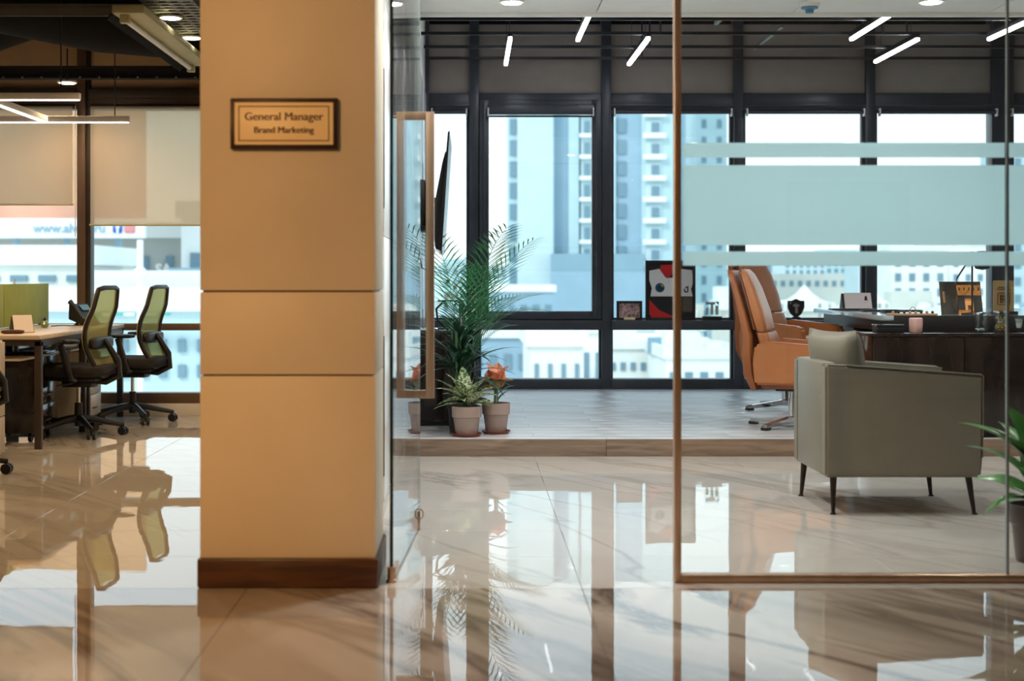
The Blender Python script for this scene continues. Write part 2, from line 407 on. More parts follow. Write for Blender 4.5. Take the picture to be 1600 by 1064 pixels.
# right window wall: mullions, rails, transom panels, panes
wb_ = struct('wall_back', bx(new(), -.6, 6.2, YW+.22, YW+.3, 3.35, 3.7), M_slab)
MC = [-.41, .04, 1.23, 2.42, 3.61, 4.80, 5.99]
for i, c in enumerate(MC):
    w = .10 if i == 5 else .042
    box1('mullion', (c-w, c+w, YW, YW+.16, ZP, 3.6), M_alu, wb_, .004)
for i in range(6):
    a, b_ = MC[i]+.042, MC[i+1]-.042
    box1('header_rail', (a, b_, YW+.02, YW+.15, 2.63, 2.775), M_alu, wb_, .004)
    box1('header_lip', (a, b_, YW-.012, YW+.02, 2.655, 2.675), M_alu, wb_, .002)
    box1('sill_rail', (a, b_, YW-.055, YW+.15, .642, .730), M_alu, wb_, .004)
    box1('bottom_rail', (a, b_, YW-.01, YW+.15, ZP, .200), M_alu, wb_, .004)
    pan = box1('transom_panel', (a, b_, YW+.05, YW+.08, 2.775, 3.40), M_trans, wb_, .003)
    wnm = struct('window_%d' % (i+1), loc=(0, 0, 0))
    fr = new()
    for q in ((a, a+.03, .73, 2.63), (b_-.03, b_, .73, 2.63)): bx(fr, q[0], q[1], YW+.05, YW+.11, q[2], q[3], .003)
    for q in ((.73, .75), (2.60, 2.63)): bx(fr, a+.03, b_-.03, YW+.05, YW+.11, q[0], q[1], .003)
    obj('upper_frame', fr, M_alu, wnm)
    obj('glass_pane', bx(new(), a+.03, b_-.03, YW+.078, YW+.084, .75, 2.60), M_wglass, wnm)
    fr = new()
    for q in ((a, a+.022, .2, .642), (b_-.022, b_, .2, .642)): bx(fr, q[0], q[1], YW+.05, YW+.11, q[2], q[3], .003)
    obj('lower_frame', fr, M_alu, wnm)
    obj('glass_pane', bx(new(), a+.02, b_-.02, YW+.078, YW+.084, .2, .642), M_wglass, wnm)
    if i == 1:      # casement sash in its own heavier frame
        s = new(); x0, x1, z0, z1 = a+.005, b_-.005, .735, 2.71
        for q in ((x0, x0+.085, z0, z1), (x1-.085, x1, z0, z1), (x0+.085, x1-.085, z0, z0+.075), (x0+.085, x1-.085, z1-.085, z1)):
            bx(s, q[0], q[1], YW-.03, YW+.05, q[2], q[3], .006)
        obj('casement_frame', s, M_alu, wnm)
        s = new(); x0 += .03; x1 -= .03
        for q in ((x0, x0+.03, z0+.03, z1-.03), (x1-.03, x1, z0+.03, z1-.03)): bx(s, q[0], q[1], YW-.045, YW-.03, q[2], q[3], .004)
        obj('sash_rail', s, M_alu, wnm)
        box1('sash_handle', (x1-.02, x1-.006, YW-.075, YW-.045, 1.2, 1.34), M_alu, wnm, .004)
# rolled-up blinds
blab = {1: 'rolled up blind in a dark cassette at the head of the casement window', 2: 'thin dark rolled blind above the window behind the framed jersey',
        3: 'thin dark rolled blind above the window over the orange armchairs', 4: 'thin dark rolled blind above the window behind the desk lamp', 0: 'thin dark rolled blind above the narrow window beside the television', 5: 'thin dark rolled blind above the rightmost window'}
for i in range(6):
    a, b_ = MC[i]+.06, MC[i+1]-.06
    t = thing('roller_blind', blab[i], 'blind', ((a+b_)/2, YW-.03, 2.60)); w = (b_-a)/2
    if i == 1:
        box1('cassette', (-w+.06, w-.06, -.075, -.02, -.03, .055), M_alu, t, .006)
        obj('hem_bar', tube(new(), [(-w+.07, -.05, -.045), (w-.07, -.05, -.045)], .009), M_black, t)
    else:
        obj('roll', tube(new(), [(-w, 0, 0), (w, 0, 0)], .020, 14), M_alu, t)
    for s in (-1, 1): box1('bracket', (s*(w-.01 if i != 1 else w-.065)-.007, s*(w-.01 if i != 1 else w-.065)+.007, -.08 if i == 1 else -.03, .025, -.04, .03), M_wt, t, .003)

# left window wall
wl_ = struct('wall_back_left', bx(new(), -7, -.58, YL+.16, YL+.2, 3.2, 3.7), M_slab)
LC = [-5.87, -4.53, -3.125, -1.72, -.60]
for i, c in enumerate(LC):
    box1('mullion', (c-.052, c+.015, YL, YL+.15, .09, 3.5), M_alub, wl_, .003)
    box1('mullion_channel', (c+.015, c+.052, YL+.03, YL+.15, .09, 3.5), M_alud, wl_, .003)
for i in range(4):
    a, b_ = LC[i]+.052, LC[i+1]-.052
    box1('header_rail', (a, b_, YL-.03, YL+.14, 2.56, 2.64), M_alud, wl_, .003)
    box1('header_panel', (a, b_, YL+.0, YL+.14, 2.475, 2.56), M_alub, wl_, .003)
    box1('sill_rail', (a, b_, YL+.0, YL+.14, .685, .74), M_alub, wl_, .003)
    box1('bottom_rail', (a, b_, YL-.0, YL+.14, .095, .18), M_alub, wl_, .003)
    box1('transom_panel', (a, b_, YL+.05, YL+.08, 2.64, 3.3), M_beige, wl_, .003)
    w_ = struct('window_%d' % (i+7))
    obj('glass_pane', bx(new(), a, b_, YL+.07, YL+.076, .74, 2.475), M_wglass, w_)
    obj('glass_pane', bx(new(), a, b_, YL+.07, YL+.076, .18, .685), M_wglass, w_)
obj('stone_ledge', bx(new(), -7, -.58, YL-.06, YL+.2, 0, .095, bev=.003), M_plaster, wl_)
for i, (zb, lab) in enumerate(((1.70, 'lowered beige roller blind left of the brown mullion, the shorter one'), (1.535, 'lowered beige roller blind beside the column, hanging lower'))):
    a, b_ = (LC[1]+.06, LC[2]-.06) if i == 0 else (LC[2]+.06, LC[3]-.06)
    t = thing('roller_blind', lab, 'blind', ((a+b_)/2, YL-.03, 2.49)); w = (b_-a)/2
    obj('roll', tube(new(), [(-w, 0, .0), (w, 0, .0)], .022, 12), M_alud, t)
    obj('cloth', bx(new(), -w+.012, w-.012, -.024, -.022, zb-2.49, .0), M_blind, t)
    obj('hem_bar', tube(new(), [(-w+.005, -.023, zb-2.49), (w-.005, -.023, zb-2.49)], .008), M_fix, t)
    if i == 0: obj('pull_chain', tube(new(), [(w+.012, -.03, 0), (w+.012, -.03, -1.05)], .004, 6), M_wt, t); 

# ------------------------------------------------------------------ column
cl = struct('wall_column', bx(new(), -.962, -.352, 5.31, 5.76, 0, 3.7), pm('joint_shadow', (.12, .06, .03), .8))  # dark core showing through the gaps between cladding panels
for z0, z1 in ((.1, .760), (.766, 1.062), (1.068, 2.60)):
    box1('cladding_panel', (-.970, -.340, 5.293, 5.775, z0, z1), M_clad, cl, .003)
box1('baseboard', (-.978, -.328, 5.274, 5.79, 0, .107), M_skirt, cl, .008)

# name plaque on the column
yp = 5.262
pl = thing('name_plaque', 'dark framed brass name plaque fixed to the tan column', 'sign', (X(443.5, yp), 5.293, Z(193, yp)))
k = yp/F
box1('frame', (-84*k, 84*k, -.028, -.0, -40*k, 40*k), pm('dark_frame_wood', (.030, .012, .008), .35), pl, .003)
box1('plate', (-77*k, 77*k, -.031, -.026, -33*k, 33*k), M_gold, pl, .001)
bd = new()
for a in ((-71, 71, 26, 27.6), (-71, 71, -27.6, -26), (-71, -69.4, -26, 26), (69.4, 71, -26, 26)):
    bx(bd, a[0]*k, a[1]*k, -.0325, -.031, a[2]*k, a[3]*k)
obj('border_line', bd, M_txt, pl)
for dx_ in (-.0012, 0, .0012):
    text('General Manager', .0405, M_txt, pl, (dx_, -.0315+dx_*.1, .024), name='lettering')
    text('Brand Marketing', .0320, M_txt, pl, (dx_, -.0315+dx_*.1, -.024), name='lettering')

# ------------------------------------------------------------------ glass partition and door
def gpane(name, b, parent, edge=None):
    bm = bx(new(), *b)
    for f in bm.faces:
        if abs(f.normal.y) < .9: f.material_index = 1
    return obj(name, bm, [M_glass, edge or M_gedgel], parent, flat=True)
gp = struct('wall_glass_partition', bx(new(), X(1053, 5.39), X(1063.5, 5.39), 5.37, 5.42, .0, 2.60, bev=.002), M_bronze)
xs = X(1573, 5.4)
box1('bottom_channel', (X(1063.5, 5.39), 6.0, 5.37, 5.42, 0, .029), M_bronze, gp, .002)
gpane('glass_pane', (X(1063.5, 5.39), xs-.002, 5.390, 5.400, .029, 2.60), gp)
gpane('glass_pane', (xs+.002, 6.0, 5.390, 5.400, .029, 2.60), gp)
obj('pane_joint', bx(new(), xs-.004, xs+.004, 5.388, 5.402, .029, 2.6), pm('silicone_joint', (.22, .27, .28), .3), gp)
for z1, z0 in ((223, 246), (258, 383), (393, 415)):
    for a, b_ in ((X(1067, 5.4), xs-.006), (xs+.006, 5.99)):
        obj('frosted_band', bx(new(), a, b_, 5.401, 5.404, Z(z0, 5.4), Z(z1, 5.4)), M_frost, gp)
# door, open inwards
hx, hy = X(611.5, 5.38), 5.39
ang = math.atan2(.06, 1.17)
dr = struct('door_1', loc=(hx, hy, 0)); dr.rotation_euler = (0, 0, -ang)
bm = bx(new(), -.006, .006, 0, 1.17, .012, 2.58)
bm.normal_update()
for f in bm.faces:
    if abs(f.normal.x) < .9: f.material_index = 1 if f.normal.y < -.5 else 2
obj('glass_leaf', bm, [M_glass, M_gedge, M_gedgel], dr, flat=True)
obj('pivot_shoe', lathe(new(), [(.001, 0), (.020, 0), (.020, .008), (.016, .012), (.016, .055), (.001, .056)], 20), M_bronze, dr, loc=(0, .0, 0))
box1('patch_fitting', (-.012, .012, .0, .14, .012, .05), M_bronze, dr, .002, loc=(0, .01, 0))
box1('lock_clip', (-.012, .012, 1.10, 1.13, .0, .085), M_bronze, dr, .002)
obj('lock_ring', tube(new(), [(.012+.012*math.cos(a), 1.115, .07+.022*math.sin(a)) for a in [2*PI*i/10 for i in range(10)]], .003, 6, closed=True), M_bronze, dr)
hd = bpy.data.objects.new('door_handle', None); COL.objects.link(hd); hd.parent = dr; hd.location = (0, .93, 0)
d_ = hy+.93; ht, hb = Z(175, d_), Z(622, d_); hw = 31.5*d_/F; q = 12.5*d_/F
sh = -.0
for s in (-1, 1):
    box1('handle_bar', (s*hw-(q if s > 0 else 0), s*hw+(0 if s > 0 else q), -.012, .012, hb+.0, ht), M_bronze, hd, .0015)
for z in (hb, ht-q): box1('handle_cross_bar', (-hw+q, hw-q, -.012, .012, z, z+q), M_bronze, hd, .0015)

# ------------------------------------------------------------------ ceiling services, right room
BR = thing('ceiling_grid', 'black metal grid of long bars under the open ceiling above the platform', 'ceiling grid', (0, 0, 3.02))
for y in (10.85, 11.5, 12.17, 12.8):
    box1('grid_bar', (-.38, 5.98, y-.012, y+.012, -.012, .012), M_black, BR)
for px, y0, y1 in ((1150, 10.35, 11.2), (1222, 11.3, 12.4)):
    xx = X(px, y0); box1('grid_cross_bar', (xx-.014, xx+.014, y0, y1, .012, .036), M_tray, BR)
for px, d in ((1003, 12.8), (1015, 12.17), (1032, 11.5), (1380, 11.6), (1417, 11.5), (1455, 10.85)):
    xx = X(px, d); obj('hanger_rod', tube(new(), [(xx, d, .0), (xx, d, .68)], .008, 6), M_black, BR)
names = ['leftmost cool white tube light under the black grid, above the casement window', 'second cool white tube light, above the dark mullion right of the casement window', 'cool white tube light just left of the bronze partition post',
         'cool white tube light highest right of the smoke detector', 'cool white tube light lower right, nearest the windows', 'rightmost cool white tube light at the pane joint']
for (xx, y0, y1), lab in zip(((.312, 11.35, 12.74), (.84, 10.3, 11.44), (1.378, 11.35, 12.74), (2.955, 10.35, 11.4), (3.47, 11.4, 12.59), (4.02, 10.5, 11.4)), names):
    t = thing('tube_light', lab, 'light', (xx, y0, 2.966), 0, 'tube lights over the platform'); ln = y1-y0
    box1('housing', (-.018, .018, 0, ln, .004, .042), M_black, t, .002)
    box1('diffuser', (-.015, .015, 0, ln, -.020, .004), M_led, t, .004)
    for f in (.15, .85): obj('suspension_wire', tube(new(), [(0, ln*f, .04), (0, ln*f, .73)], .002, 5), M_black, t)
def downlight(x, y, z, lab, m, grp=None, tr=M_wt):
    t = thing('downlight', lab, 'light', (x, y, z), 0, grp)
    obj('trim_ring', lathe(new(), [(.058, .0), (.075, -.002), (.075, -.014), (.058, -.014)], 24), tr, t)
    obj('lens', lathe(new(), [(.0005, -.012), (.060, -.012), (.058, -.018), (.0005, -.020)], 24), m, t)
    return t
downlight(.25, 8.75, 2.76, 'round white downlight in the pale ceiling above the casement window', M_dl)
downlight(2.74, 8.74, 2.76, 'round white downlight in the ceiling right of the smoke detector', M_dl)
for x, y, w in ((1.35, 7.0, 0), (4.2, 7.0, 1), (.3, 6.8, 2), (4.6, 8.75, 3)):  # out of view, added to brighten the room
    downlight(x, y, 2.76, ['round ceiling downlight over the lounge floor, nearest the door side', 'round ceiling downlight over the taupe armchair', 'round ceiling downlight beside the white panelled wall', 'round ceiling downlight at the far right ceiling edge'][w], M_dl)
sm = thing('smoke_detector', 'smoke detector with blue dust cap on the pale ceiling', 'smoke detector', (X(1265, 8.85), 8.85, 2.76))
obj('base', lathe(new(), [(.062, 0), (.062, -.014), (.050, -.022), (.001, -.022)], 24), M_wt, sm)
obj('cap', lathe(new(), [(.052, -.02), (.050, -.030), (.026, -.036), (.024, -.058), (.001, -.060)], 24), M_lblue, sm)

# ------------------------------------------------------------------ ceiling services, left office
tr = thing('cable_tray', 'perforated metal cable tray running towards the windows, with two downlights', 'cable tray', (-1.85, 9.4, 2.80))
def tray(bm, ln, w, holes=True):
    # walls and a bottom made of strips between slots
    bx(bm, 0, ln, -w/2, -w/2+.004, 0, .06); bx(bm, 0, ln, w/2-.004, w/2, 0, .06)
    n = int(ln/.10)
    rows = max(2, int(w/.07))
    for i in range(n+1): bx(bm, i*ln/(n+.25), i*ln/(n+.25)+.055, -w/2, w/2, 0, .003)
    for j in range(rows+1):
        y = -w/2+j*(w-.03)/rows; bx(bm, 0, ln, y, y+.03, .0032, .005)
    return bm
obj('tray_channel', tray(new(), 2.6, .33), M_tray, tr, loc=(0, -.35-1.2, 0), rot=(0, 0, PI/2))
tr2 = thing('cable_tray', 'long narrow perforated cable tray crossing the left ceiling side to side', 'cable tray', (-7, 9.45, 2.80))
obj('tray_channel', tray(new(), 4.97, .12), M_tray, tr2)
obj('tray_side', bx(new(), 0, 4.97, -.066, -.061, -.02, .035), M_tray, tr2)
downlight(-1.925, 9.48, 2.797, 'warm downlight on the perforated tray, the nearer one', M_dlw)
downlight(-1.94, 10.27, 2.797, 'warm downlight on the perforated tray, nearest the column', M_dlw)
downlight(-3.09, 11.3, 2.62, 'small warm downlight hanging under the black beam left of the mullion', M_dlw)
for o_ in [o_ for o_ in COL.objects if o_.name.startswith('downlight') and o_.type == 'EMPTY' and abs(o_.location.z-2.62) < .01]:
    obj('drop_rod', tube(new(), [(0, 0, 0), (0, 0, .25)], .006, 6), M_black, o_)
fx = thing('batten_light', 'cream fluorescent batten fixture, unlit, beside the perforated tray', 'light fixture', (-2.03, 8.72, 2.66))
box1('housing', (-.09, .10, 0, 2.2, .02, .07), M_fix, fx, .004)
prism(bm := new(), [(-.095, .02), (-.125, -.015), (-.120, -.020), (-.09, .014)], 'y', 0, 2.2); obj('reflector', bm, M_slab, fx)
obj('tube', tube(new(), [(-.03, .08, -.005), (-.03, 2.1, -.005)], .017, 12), M_wt, fx)
for y in (.04, 2.12): box1('lamp_holder', (-.055, -.0, y, y+.05, -.03, .02), M_fix, fx, .004)
# black ducts
du = thing('air_duct', 'large black insulated air duct in the dark left ceiling', 'duct', (0, 0, 0))
obj('duct_run', tube(new(), [(-6.9, 10.9, 3.0), (-5, 10.9, 3.0), (-4.2, 10.9, 3.02), (-3.55, 10.9, 3.06), (-3.2, 10.9, 3.1)], [.28, .29, .30, .28, .2], 20), M_slab, du)
obj('duct_bend', tube(new(), [(-4.1, 9.9, 3.08), (-3.3, 10.4, 3.02), (-2.7, 10.8, 2.96), (-2.2, 11.0, 2.93), (-1.75, 11.1, 2.95)], [.20, .24, .26, .24, .16], 20, flat=.75), M_slab, du)
bmn = thing('ceiling_beam', 'black steel beam with bolts running across the left ceiling', 'beam', (-7, 11.55, 2.67))
box1('flange', (0, 6.4, -.05, .05, 0, .012), M_black, bmn); box1('web', (0, 6.4, -.006, .006, .012, .085), M_black, bmn); box1('flange', (0, 6.4, -.05, .05, .085, .097), M_black, bmn)
bl = new()
for i in range(40): bx(bl, .15*i+.05, .15*i+.062, -.058, -.05, .002, .012)
obj('bolts', bl, M_silver, bmn, kind='stuff')
# pendant LED frame
pd = thing('pendant_light', 'suspended frame of slim LED bars over the left desks', 'light', (-2.6, 0, 2.30))
def ledbar(b, nm):
    q = box1(nm, b, M_fix if False else M_wt, pd, .004)
    e = new(); bx(e, b[0]+.008, b[1]-.008, b[2]+.006, b[3]-.006, b[4]-.006, b[4]+.001); obj('led_strip', e, M_ledw, q)
ledbar((-3.6, 0, 9.80, 9.85, 0, .045), 'light_bar'); ledbar((-3.6, 0, 11.22, 11.27, 0, .045), 'light_bar')
ledbar((-.665, -.615, 9.85, 11.22, 0, .045), 'light_bar'); ledbar((-2.4, -2.35, 9.85, 11.22, 0, .045), 'light_bar')
for x, y in ((-.13, 9.83), (-.11, 11.24), (-2.6, 9.83), (-2.6, 11.24)): obj('suspension_wire', tube(new(), [(x, y, .045), (x, y, 1.4)], .005, 6), M_black, pd)

# ------------------------------------------------------------------ left office furniture
def make_desk(y0, y1, lab, xd=-2.775):
    t = thing('office_desk', lab, 'desk', (xd, y0, 0)); L_ = y1-y0
    box1('tabletop', (-.60, 0, 0, L_-.006, .712, .74), M_desk, t, .003)
    for x in (-.57, -.045):
        for y in ((.03, L_-.075)): box1('leg', (x, x+.045, y, y+.045, 0, .70), M_dkm, t, .003)
    fr = new(); bx(fr, -.57, 0, .03, .075, .67, .712); bx(fr, -.57, 0, L_-.075, L_-.03, .67, .712); bx(fr, -.045, 0, .075, L_-.075, .67, .712)
    obj('steel_frame', fr, M_dkm, t)
    box1('cable_shelf', (-.55, -.14, .05, L_-.05, .57, .585), M_desk, t, .002)
    box1('modesty_panel', (-.59, -.575, .02, L_-.02, .18, .70), M_deskd, t, .002)
    return t
make_desk(9.5, 10.69, 'light oak topped office desk with dark steel legs, the nearer one')
make_desk(10.70, 11.83, 'light oak topped office desk against the window, behind the nearer desk')
make_desk(10.70, 11.83, 'light oak office desk mostly hidden behind the green desk screen', -3.42)
for y0, y1, lab in ((9.50, 10.69, 'green felt desk screen, the nearer panel at the left edge'), (10.70, 11.83, 'green felt desk screen in front of the window, the farther panel')):
    t = thing('desk_screen', lab, 'desk screen', (-3.392, y0, .74))
    box1('felt_panel', (-.014, .010, .004, y1-y0-.004, .01, .325), M_green, t, .004)
    for y in (.2, y1-y0-.2): box1('clamp', (-.018, .012, y, y+.04, 0, .05), M_dkm, t)
def pedestal(x, y, w, d, h, m, lab, n=3, cast=True):
    t = thing('drawer_pedestal', lab, 'cabinet', (x, y, 0)); b0 = .06 if cast else .0
    box1('carcass', (0, w, 0, d, b0, h), m, t, .003)
    for i in range(n):
        z0 = b0+.015+(h-b0-.02)*i/n
        dd = box1('drawer_front', (w, w+.018, .006, d-.006, z0, z0+(h-b0-.02)/n-.006), m, t, .002)
        box1('drawer_handle', (w+.018, w+.026, d/2-.06, d/2+.06, z0+.05, z0+.06), M_dkm, dd, .001)
    if cast:
        for a in (.04, w-.04):
            for b_ in (.04, d-.04): obj('caster', tube(new(), [(a-.012, b_, .028), (a+.012, b_, .028)], .028, 14), M_blackp, t)
    return t
pedestal(-3.30, 9.95, .36, .50, .60, M_deskd, 'black drawer pedestal on casters under the nearer desk')
pedestal(-3.22, 10.95, .36, .40, .56, M_cabw, 'bleached oak drawer pedestal under the desk against the window')
pedestal(-3.50, 8.86, .56, .40, .72, M_cabw, 'bleached oak side cabinet at the left edge of the picture', 3, False)

def office_chair(lab, loc, rz):
    """faces -X; origin on the floor under the post"""
    t = thing('office_chair', lab, 'chair', loc, rz, 'black mesh office chairs')
    cushion(b := new(), (0.0, 0, .465), (.50, .50, .085), .35); obj('seat', b, M_blackf, t)
    box1('seat_pan', (-.17, .19, -.17, .17, .395, .425), M_blackp, t, .01)
    # back frame loop in profile
    def prof(s):   # s 0..1 bottom to top -> x, z, half width
        x = .215-.095*math.sin(min(1, s/.75)*PI*.75)+.10*max(0, s-.3)**1.1
        return x, .46+.57*s, .185+.055*math.sin(s*PI*.9)-.02*s
    N = 14
    ls = [(prof(i/N)[0], -prof(i/N)[2], prof(i/N)[1]) for i in range(N+1)]; rs = [(a, -b_, c) for a, b_, c in ls]
    top = [(ls[-1][0]+.012, -ls[-1][1]*-1*f, ls[-1][2]+.012) for f in (.6, 0, -.6)]
    bot = [(ls[0][0]+.006, rs[0][1]*f, ls[0][2]-.03) for f in (.6, 0, -.6)]
    loop = ls+top+rs[::-1]+bot
    obj('back_frame', tube(new(), loop, .017, 8, closed=True), M_blackp, t)
    obj('frame_piping', tube(new(), [(a-.014, b_*1.02, c) for a, b_, c in loop], .005, 6, closed=True), M_ygreen, t)
    g = new(); rows = []
    for i in range(N+1):
        x, z, w = prof(i/N); rows.append([g.verts.new((x-.03*math.cos((j/8-.5)*PI)*0-.012*(1-(2*j/8-1)**2), -w+2*w*j/8, z)) for j in range(9)])
    for i in range(N):
        for j in range(8): g.faces.new((rows[i][j], rows[i][j+1], rows[i+1][j+1], rows[i+1][j]))
    obj('mesh_back', g, M_mesh, t)
    cushion(b := new(), (.165, 0, .655), (.06, .40, .085), .5); obj('lumbar_support', b, M_blackp, t)
    sp = new(); tube(sp, [(.02, 0, .40), (.20, 0, .385), (.295, 0, .43), (.285, 0, .53), (.215, 0, .64), (.19, 0, .68)], [.024, .026, .026, .024, .020, .016], 10)
    for s in (-1, 1): tube(sp, [(.275, 0, .50), (.26, s*.10, .475), (.225, s*.18, .47)], .018, 8)
    obj('back_support', sp, M_blackp, t)
    for s in (-1, 1):
        a = new(); tube(a, [(.05, s*.20, .405), (.05, s*.265, .42), (.03, s*.275, .50), (-.02, s*.275, .655)], [.022, .026, .024, .020], 8); obj('arm_post', a, M_blackp, t)
        cushion(a := new(), (-.01, s*.275, .672), (.25, .085, .032), .5, 20, 10); obj('armrest', a, M_blackp, t)
    box1('tilt_mechanism', (-.10, .12, -.07, .07, .345, .40), M_blackp, t, .012)
    obj('tilt_lever', tube(new(), [(0, -.05, .38), (-.02, -.24, .375), (-.05, -.27, .37)], .007, 6), M_blackp, t)
    obj('gas_post', lathe(new(), [(.001, .2), (.014, .2), (.014, .36), (.001, .36)], 14), M_chrome, t)
    obj('post_sleeve', lathe(new(), [(.001, .07), (.026, .07), (.030, .12), (.026, .235), (.001, .235)], 16), M_blackp, t)
    for i in range(5):
        a = 2*PI*i/5+.35; c, s = math.cos(a), math.sin(a)
        obj('base_leg', tube(new(), [(0, 0, .125), (.10*c, .10*s, .115), (.30*c, .30*s, .072)], [.030, .024, .016], 8), M_blackp, t)
        cs = new(); px_, py_ = .305*c, .305*s; b2 = a+1.1
        u = Vector((math.cos(b2), math.sin(b2), 0))
        for sd_ in (-1, 1): q0 = Vector((px_, py_, .030))+u*(.010*sd_); q1 = Vector((px_, py_, .030))+u*(.028*sd_); tube(cs, [q0, q1], .030, 14)
        tube(cs, [(px_, py_, .03), (px_, py_, .085)], .008, 6)
        obj('caster', cs, M_blackp, t)
    return t
c0 = office_chair('black mesh office chair pulled up to the nearer desk, green backrest', (-2.75, 10.35, 0), -.12)
def chair_copy(lab, loc, rz):
    c = copy_tree(c0); c.location = loc; c.rotation_euler = (0, 0, rz); c['label'] = lab; return c
chair_copy('black mesh office chair nearest the windows and the column', (-2.60, 11.35, 0), -.12)
chair_copy('black mesh office chair cut off by the left edge of the picture', (-2.90, 8.22, 0), .12)

# things on the left desks
cal = thing('desk_calendar', 'white desk calendar on the left desk in front of the green screen', 'calendar', (X(34, 10.0), 10.0, .74), .6)
prism(b := new(), [(-.05, 0), (.05, 0), (.0, .115)], 'x', -.07, .07); obj('stand', b, M_blackp, cal)
box1('page', (-.068, .068, -.0, .003, .0, .118), M_paper, cal, loc=(0, -.054, 0), rot=None) if False else None
b = new(); prism(b, [(-.054, .004), (-.051, .003), (-.001, .118), (-.004, .119)], 'x', -.066, .066); obj('page', b, M_paper, cal)
ph = thing('desk_phone', 'dark desk phone on a stand at the window end of the desk', 'telephone', (X(133, 11.45), 11.45, .74), -.5)
prism(b := new(), [(-.09, .05), (.07, .0), (.075, .02), (-.06, .17), (-.085, .165)], 'y', -.09, .09, .004); obj('body', b, M_blackp, ph)
tube(b := new(), [(-.085, -.075, .185), (-.04, -.075, .15), (.03, -.075, .07), (.07, -.075, .04)], [.022, .014, .014, .022], 10); obj('handset', b, M_blackp, ph)
prism(b := new(), [(-.045, .158), (-.005, .118), (-.003, .120), (-.043, .161)], 'y', -.02, .07); obj('display', b, M_lblue, ph)
obj('stand', tube(new(), [(-.02, 0, .06), (-.10, 0, .0)], .012, 8), M_blackp, ph)
orn = thing('glass_ornament', 'small green glass ornament on the left desk beside the calendar', 'ornament', (X(70, 10.9), 10.9, .74))
obj('ball', lathe(new(), [(.001, 0), (.022, .004), (.032, .026), (.022, .05), (.001, .055)], 20), pm('green_glass', (.22, .30, .16), .08, spec=.8), orn)
obj('stopper', lathe(new(), [(.001, .052), (.009, .056), (.011, .068), (.001, .078)], 12), M_blackp, orn)
gl_ = thing('glasses_case', 'dark brown spectacles case lying on the left desk edge', 'case', (X(20, 9.75), 9.75, .74), .2)
cushion(b := new(), (0, 0, .014), (.15, .06, .028), .6); obj('shell', b, M_skirt, gl_)
obj('seam', tube(new(), [(.074*math.cos(a), .0295*math.sin(a), .014) for a in [2*PI*i/24 for i in range(24)]], .0015, 4, closed=True), M_black, gl_)
cb = tag(obj('phone_cable', tube(new(), [(X(80, 11.2), 11.2, .744), (X(95, 11.3), 11.3, .745), (X(112, 11.3), 11.3, .744), (X(127, 11.42), 11.42, .746)], .004, 6), M_black), 'black cable lying on the desk beside the phone', 'cable')
an = thing('desk_pen', 'cream pen standing upright behind the green screen', 'pen', (X(23, 11.6)-.02, 11.6, .74))
obj('barrel', tube(new(), [(0, 0, 0), (.02, 0, .36)], .006, 8), M_paper, an); obj('cup', lathe(new(), [(.001, 0), (.03, 0), (.034, .10), (.030, .10), (.026, .01), (.001, .01)], 16), M_blackp, an)

# ------------------------------------------------------------------ television on the middle wall
tv = thing('television', 'black wall mounted television seen almost edge on, tilted from the white wall', 'television')
pts = [(X(690.5, 9.9), 1.30), (X(702.5, 9.9), 2.105)]
dx = pts[1][0]-pts[0][0]
T = lambda x0, z0: (x0, z0)
scr = new(); prism(scr, [(pts[0][0]-.030, 1.30), (pts[0][0], 1.298), (pts[1][0], 2.105), (pts[1][0]-.012, 2.09)], 'y', 9.9, 11.2, .002); obj('screen', scr, M_screen, tv)
bk = new(); prism(bk, [(pts[0][0]-.045, 1.305), (pts[0][0]-.028, 1.305), (pts[1][0]-.028, 1.98), (pts[1][0]-.05, 1.90), (pts[0][0]-.075, 1.5)], 'y', 10.0, 11.1, .004); obj('back_housing', bk, M_blackp, tv)
box1('foot_sensor', (pts[0][0]-.02, pts[0][0]+.004, 9.95, 10.0, 1.27, 1.30), M_chrome, tv, .002)
ar = new(); bx(ar, -.387, -.31, 10.3, 10.7, 1.44, 1.80, bev=.015); tube(ar, [(-.375, 10.5, 1.66), (-.30, 10.35, 1.66), (-.235, 10.5, 1.66)], .022, 8); tube(ar, [(-.375, 10.5, 1.50), (-.30, 10.35, 1.50), (-.245, 10.5, 1.50)], .022, 8)
obj('wall_bracket', ar, M_black, tv)
tube(b := new(), [(-.375, 10.2, 1.40), (-.33, 10.15, 1.18), (-.29, 10.1, 1.16), (-.24, 10.1, 1.30)], .005, 6); obj('power_cable', b, M_black, tv)
box1('socket_plate', (-.388, -.38, 10.16, 10.24, 1.36, 1.44), M_wt, tv, .002)

# ------------------------------------------------------------------ black cabinet, bottles and plants by the step
bc = thing('side_cabinet', 'low black cabinet against the white wall behind the potted palm', 'cabinet', (-.385, 9.95, ZP))
box1('carcass', (0, .42, 0, .44, .03, .63), M_deskd, bc, .004); box1('top', (0, .43, -.01, .45, .63, .65), M_deskb, bc, .003)
for x0 in (.005, .215): box1('door', (x0, x0+.20, -.018, 0, .04, .62), M_deskd, bc, .002)
box1('plinth', (.02, .40, .02, .42, 0, .03), M_black, bc)
zc = ZP+.65
ws = thing('bottle_stand', 'black curled wire stand holding bottles on the black cabinet', 'stand', (-.13, 10.1, zc))
for s in (-1, 1): obj('curl', tube(new(), [(s*.02, 0, 0), (s*.09, 0, .06), (s*.10, 0, .14), (s*.05, 0, .19), (s*.02, 0, .16)], .008, 8), M_black, ws)
obj('shelf', bx(new(), -.09, .09, -.05, .05, .19, .20, bev=.003), M_black, ws); obj('foot', bx(new(), -.09, .09, -.05, .05, 0, .012, bev=.003), M_black, ws)
M_bg = glass('bottle_glass', (.88, .95, .95), .08)
